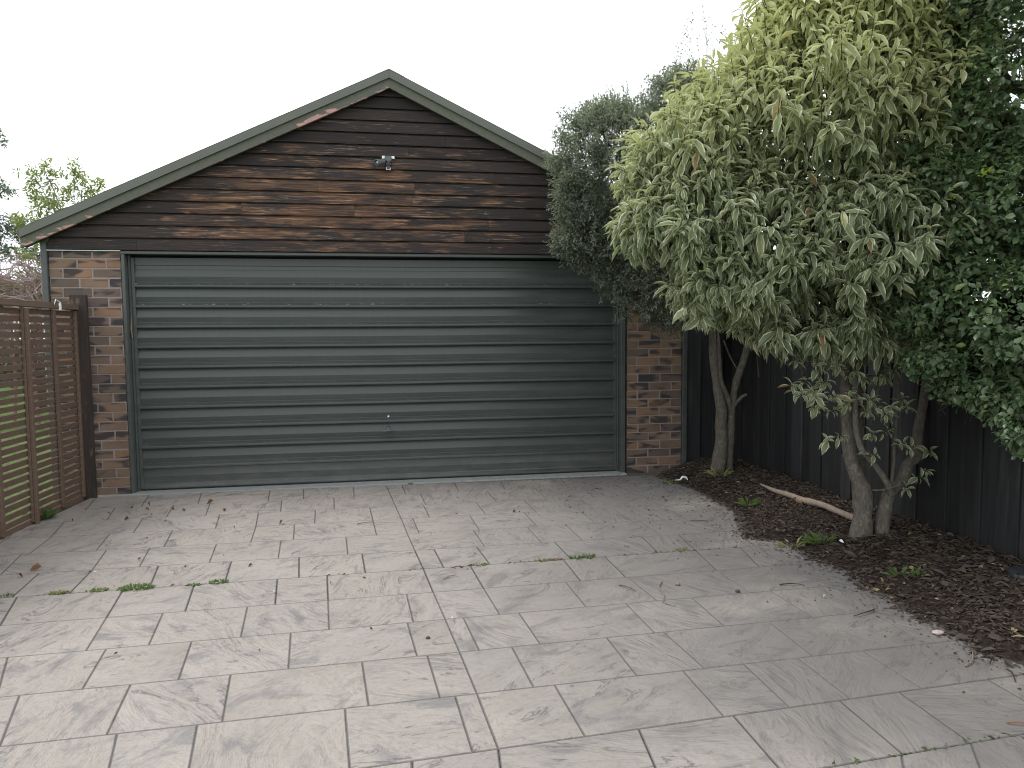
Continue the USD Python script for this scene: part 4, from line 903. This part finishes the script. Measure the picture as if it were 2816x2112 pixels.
for (cx, cy), r_, h_, n_, w_, lb in [((4.98, -.60), .06, .07, 60, .010, "leafy green weed in the mulch at the corner of the right brick pier"), ((5.17, -1.75), .05, .10, 40, .004, "thin upright grass weed in the mulch before the fallen branch"), ((4.99, -2.70), .05, .09, 16, .012, "broad leaved weed at the mulch edge left of the grass clump"),
                                    ((5.10, -2.82), .08, .09, 60, .004, "grass clump in the mulch beside the twin trunk"), ((5.40, -.78), .06, .12, 40, .003, "fine grass at the foot of the small leaved tree"), ((5.14, -3.50), .04, .07, 14, .010, "small green seedling in the mulch below the twin trunk"), ((5.22, -3.56), .04, .06, 18, .008, "dark seedling beside the green seedling in the mulch")]:
    V, F, UV = tuft_mesh(cx, cy, r_, h_, n_, r6, w_, float(bed_z(np.array([cx]), np.array([cy]))[0])); single("weed", (V, F), "weed_leaf", lb, "weed", "weeds in the garden bed", uv=UV)
# moss line in the cross joints
n = 900; x = r6.uniform(0, 4.6, n); keep_ = meshkit.noise(np.c_[x * 6, 0 * x, 0 * x], 4) > .52; x = x[keep_]
y = ROWS[6][0] + ROWS[6][1] * x + r6.normal(0, .004, len(x))
x2 = r6.uniform(3.6, 4.9, 240); y2 = ROWS[12][0] + ROWS[12][1] * x2 + r6.normal(0, .004, 240)
V, F, UV = join(litter(np.c_[np.r_[x, x2], np.r_[y, y2]], np.full(len(x) + 240, -.003), .016, r6, OVAL, .8), OVAL)
single("moss", (V, F), "moss_green", kind="stuff", uv=UV, label="thin line of moss along the driveway joints", cat="moss")
# single dry leaves on the driveway
DRY = [(.38, -.72), (.10, -.78), (.58, -.75), (.68, -.81), (-.10, -1.0), (.11, -.98), (.29, -1.05), (.61, -1.14), (1.19, -1.44), (.64, -1.62), (.68, -1.63), (.59, -1.77), (.14, -2.24), (.53, -2.34), (1.09, -3.62), (1.07, -2.36), (1.17, -2.03), (1.26, -2.17), (1.12, -.35), (.91, -.22), (1.51, -1.44), (1.86, -2.0), (1.74, -3.71), (-.14, -.64), (-.37, -1.18), (.16, -2.37), (1.46, -2.43), (1.99, -2.86), (2.19, -2.79), (2.24, -3.56), (3.31, -1.4), (.45, -.9), (.2, -.62), (.8, -.6), (1.0, -.9), (.33, -.55)]
TM2 = template([0, .3, .6, 1], [0, .8, 1, 0], -.35, .55)
for x_, y_ in DRY:
    v = litter(np.array([[x_, y_]]), np.array([.004]), r6.uniform(.018, .034), r6, TM2, .35)
    V, F, UV = join(v, TM2); V[:, 2] += .003 - V[:, 2].min()
    single("dry_leaf", (V, F), "dry_leaf", "small curled dry brown leaf lying on the pale driveway", "leaf", "dry leaves scattered on the driveway", uv=UV)
V, F, UV = join(litter(np.array([[.73, -2.14]]), np.array([.006]), .075, r6, TM2, .3), TM2); V[:, 2] += .003 - V[:, 2].min()
single("dry_leaf", (V, F), "dry_leaf", "largest curled brown leaf, lying alone above the left weeds", "leaf", uv=UV)
for x_, y_, lb in [(.55, -2.36, "white torn leaf scrap just above the left weeds"), (1.69, -2.92, "white scrap on a slab below the cross joint"), (5.18, -2.96, "white scrap in the mulch right of the grass clump"), (2.63, -3.50, "pale curled scrap by the long joint"), (4.62, -3.60, "tiny white scrap on the shaded slab")]:
    V, F, UV = join(litter(np.array([[x_, y_]]), np.array([.006 if x_ < 5 else .09]), .024, r6, TM2, .3), TM2)
    single("scrap", (V, F), "white_plastic", lb, "scrap", uv=UV)
single("plastic_curl", tube([(4.985, -.70, .050), (5.03, -.70, .052), (5.06, -.69, .075), (5.09, -.69, .068), (5.105, -.70, .045)], [.003, .008, .011, .010, .004], 6, sub=3), "white_plastic", "curled strip of white plastic on the mulch near the garage corner", "scrap", smooth=True)
ic = trimesh.creation.icosphere(2, .022); iv = np.array(ic.vertices); iv = iv * (1 + .5 * (meshkit.fbm(iv * 60, 3, 2) - .5))[:, None] * [1.3, .9, .42] + [4.88, -4.12, .010]
single("crumpled_paper", (iv, np.array(ic.faces)), "pale_scrap", "crumpled pale pinkish scrap at the edge of the mulch", "scrap")
for (x_, y_, r_), lb in [((3.94, -3.25, .013), "tan pebble on the shaded slabs beside the twigs"), ((2.50, -3.71, .009), "dark round pebble left of the long joint"), ((4.22, -3.42, .012), "dark brown pebble on the right slabs")]:
    ic = trimesh.creation.icosphere(2, r_); iv = np.array(ic.vertices) * [1.2, .9, .7]; iv = iv * (1 + .3 * (meshkit.fbm(iv * 80, 2, 3) - .5))[:, None] + [x_, y_, r_ * .6]
    single("pebble", (iv, np.array(ic.faces)), "dead_wood" if "tan" in lb else "pebble", lb, "pebble", smooth=True)
for pts_, lb, m in [([(2.09, -1.54), (2.16, -1.525), (2.22, -1.52)], "brown twig with a dry leaf left of the long joint", "dry_leaf"), ([(2.64, -2.90), (2.68, -2.87), (2.71, -2.86)], "tan twig below the crossing of the joints", "dead_wood"), ([(3.61, -3.20), (3.64, -3.25), (3.67, -3.30)], "short dark twig on the slabs left of the tan pebble", "dry_leaf"),
                    ([(3.87, -3.19), (3.81, -3.30), (3.80, -3.39), (3.75, -3.50)], "long bent tan twig below the tan pebble", "dead_wood"), ([(3.76, -3.51), (3.80, -3.56)], "small tan twig at the end of the bent twig", "dead_wood"), ([(4.59, -1.94), (4.65, -1.98), (4.71, -2.0)], "black twig on the shaded slab near the mulch", "dark_bark"),
                    ([(4.50, -3.37), (4.57, -3.38), (4.63, -3.41)], "forked dark twig on the right slabs", "dark_bark"), ([(4.74, -4.44), (4.80, -4.41), (4.85, -4.36), (4.90, -4.30)], "thick twig running out of the mulch at lower right", "dead_wood"), ([(4.54, -4.86), (4.57, -4.875), (4.62, -4.89)], "reddish twig beside the mossy joint at lower right", "dry_leaf"), ([(4.89, -4.52), (4.86, -4.56), (4.83, -4.60)], "thin dark twig below the mulch at the right edge", "dark_bark"),
                    ([(4.78, -3.80), (4.70, -3.84), (4.62, -3.86)], "thin twig beside the crumpled scrap", "dark_bark")]:
    p3 = np.c_[np.array(pts_), .006 + .006 * np.sin(np.linspace(0, 3, len(pts_)))]
    single("twig", tube(p3, np.linspace(.0036, .0020, len(p3)), 6, .3, 5, sub=3), m, lb, "twig", smooth=True)
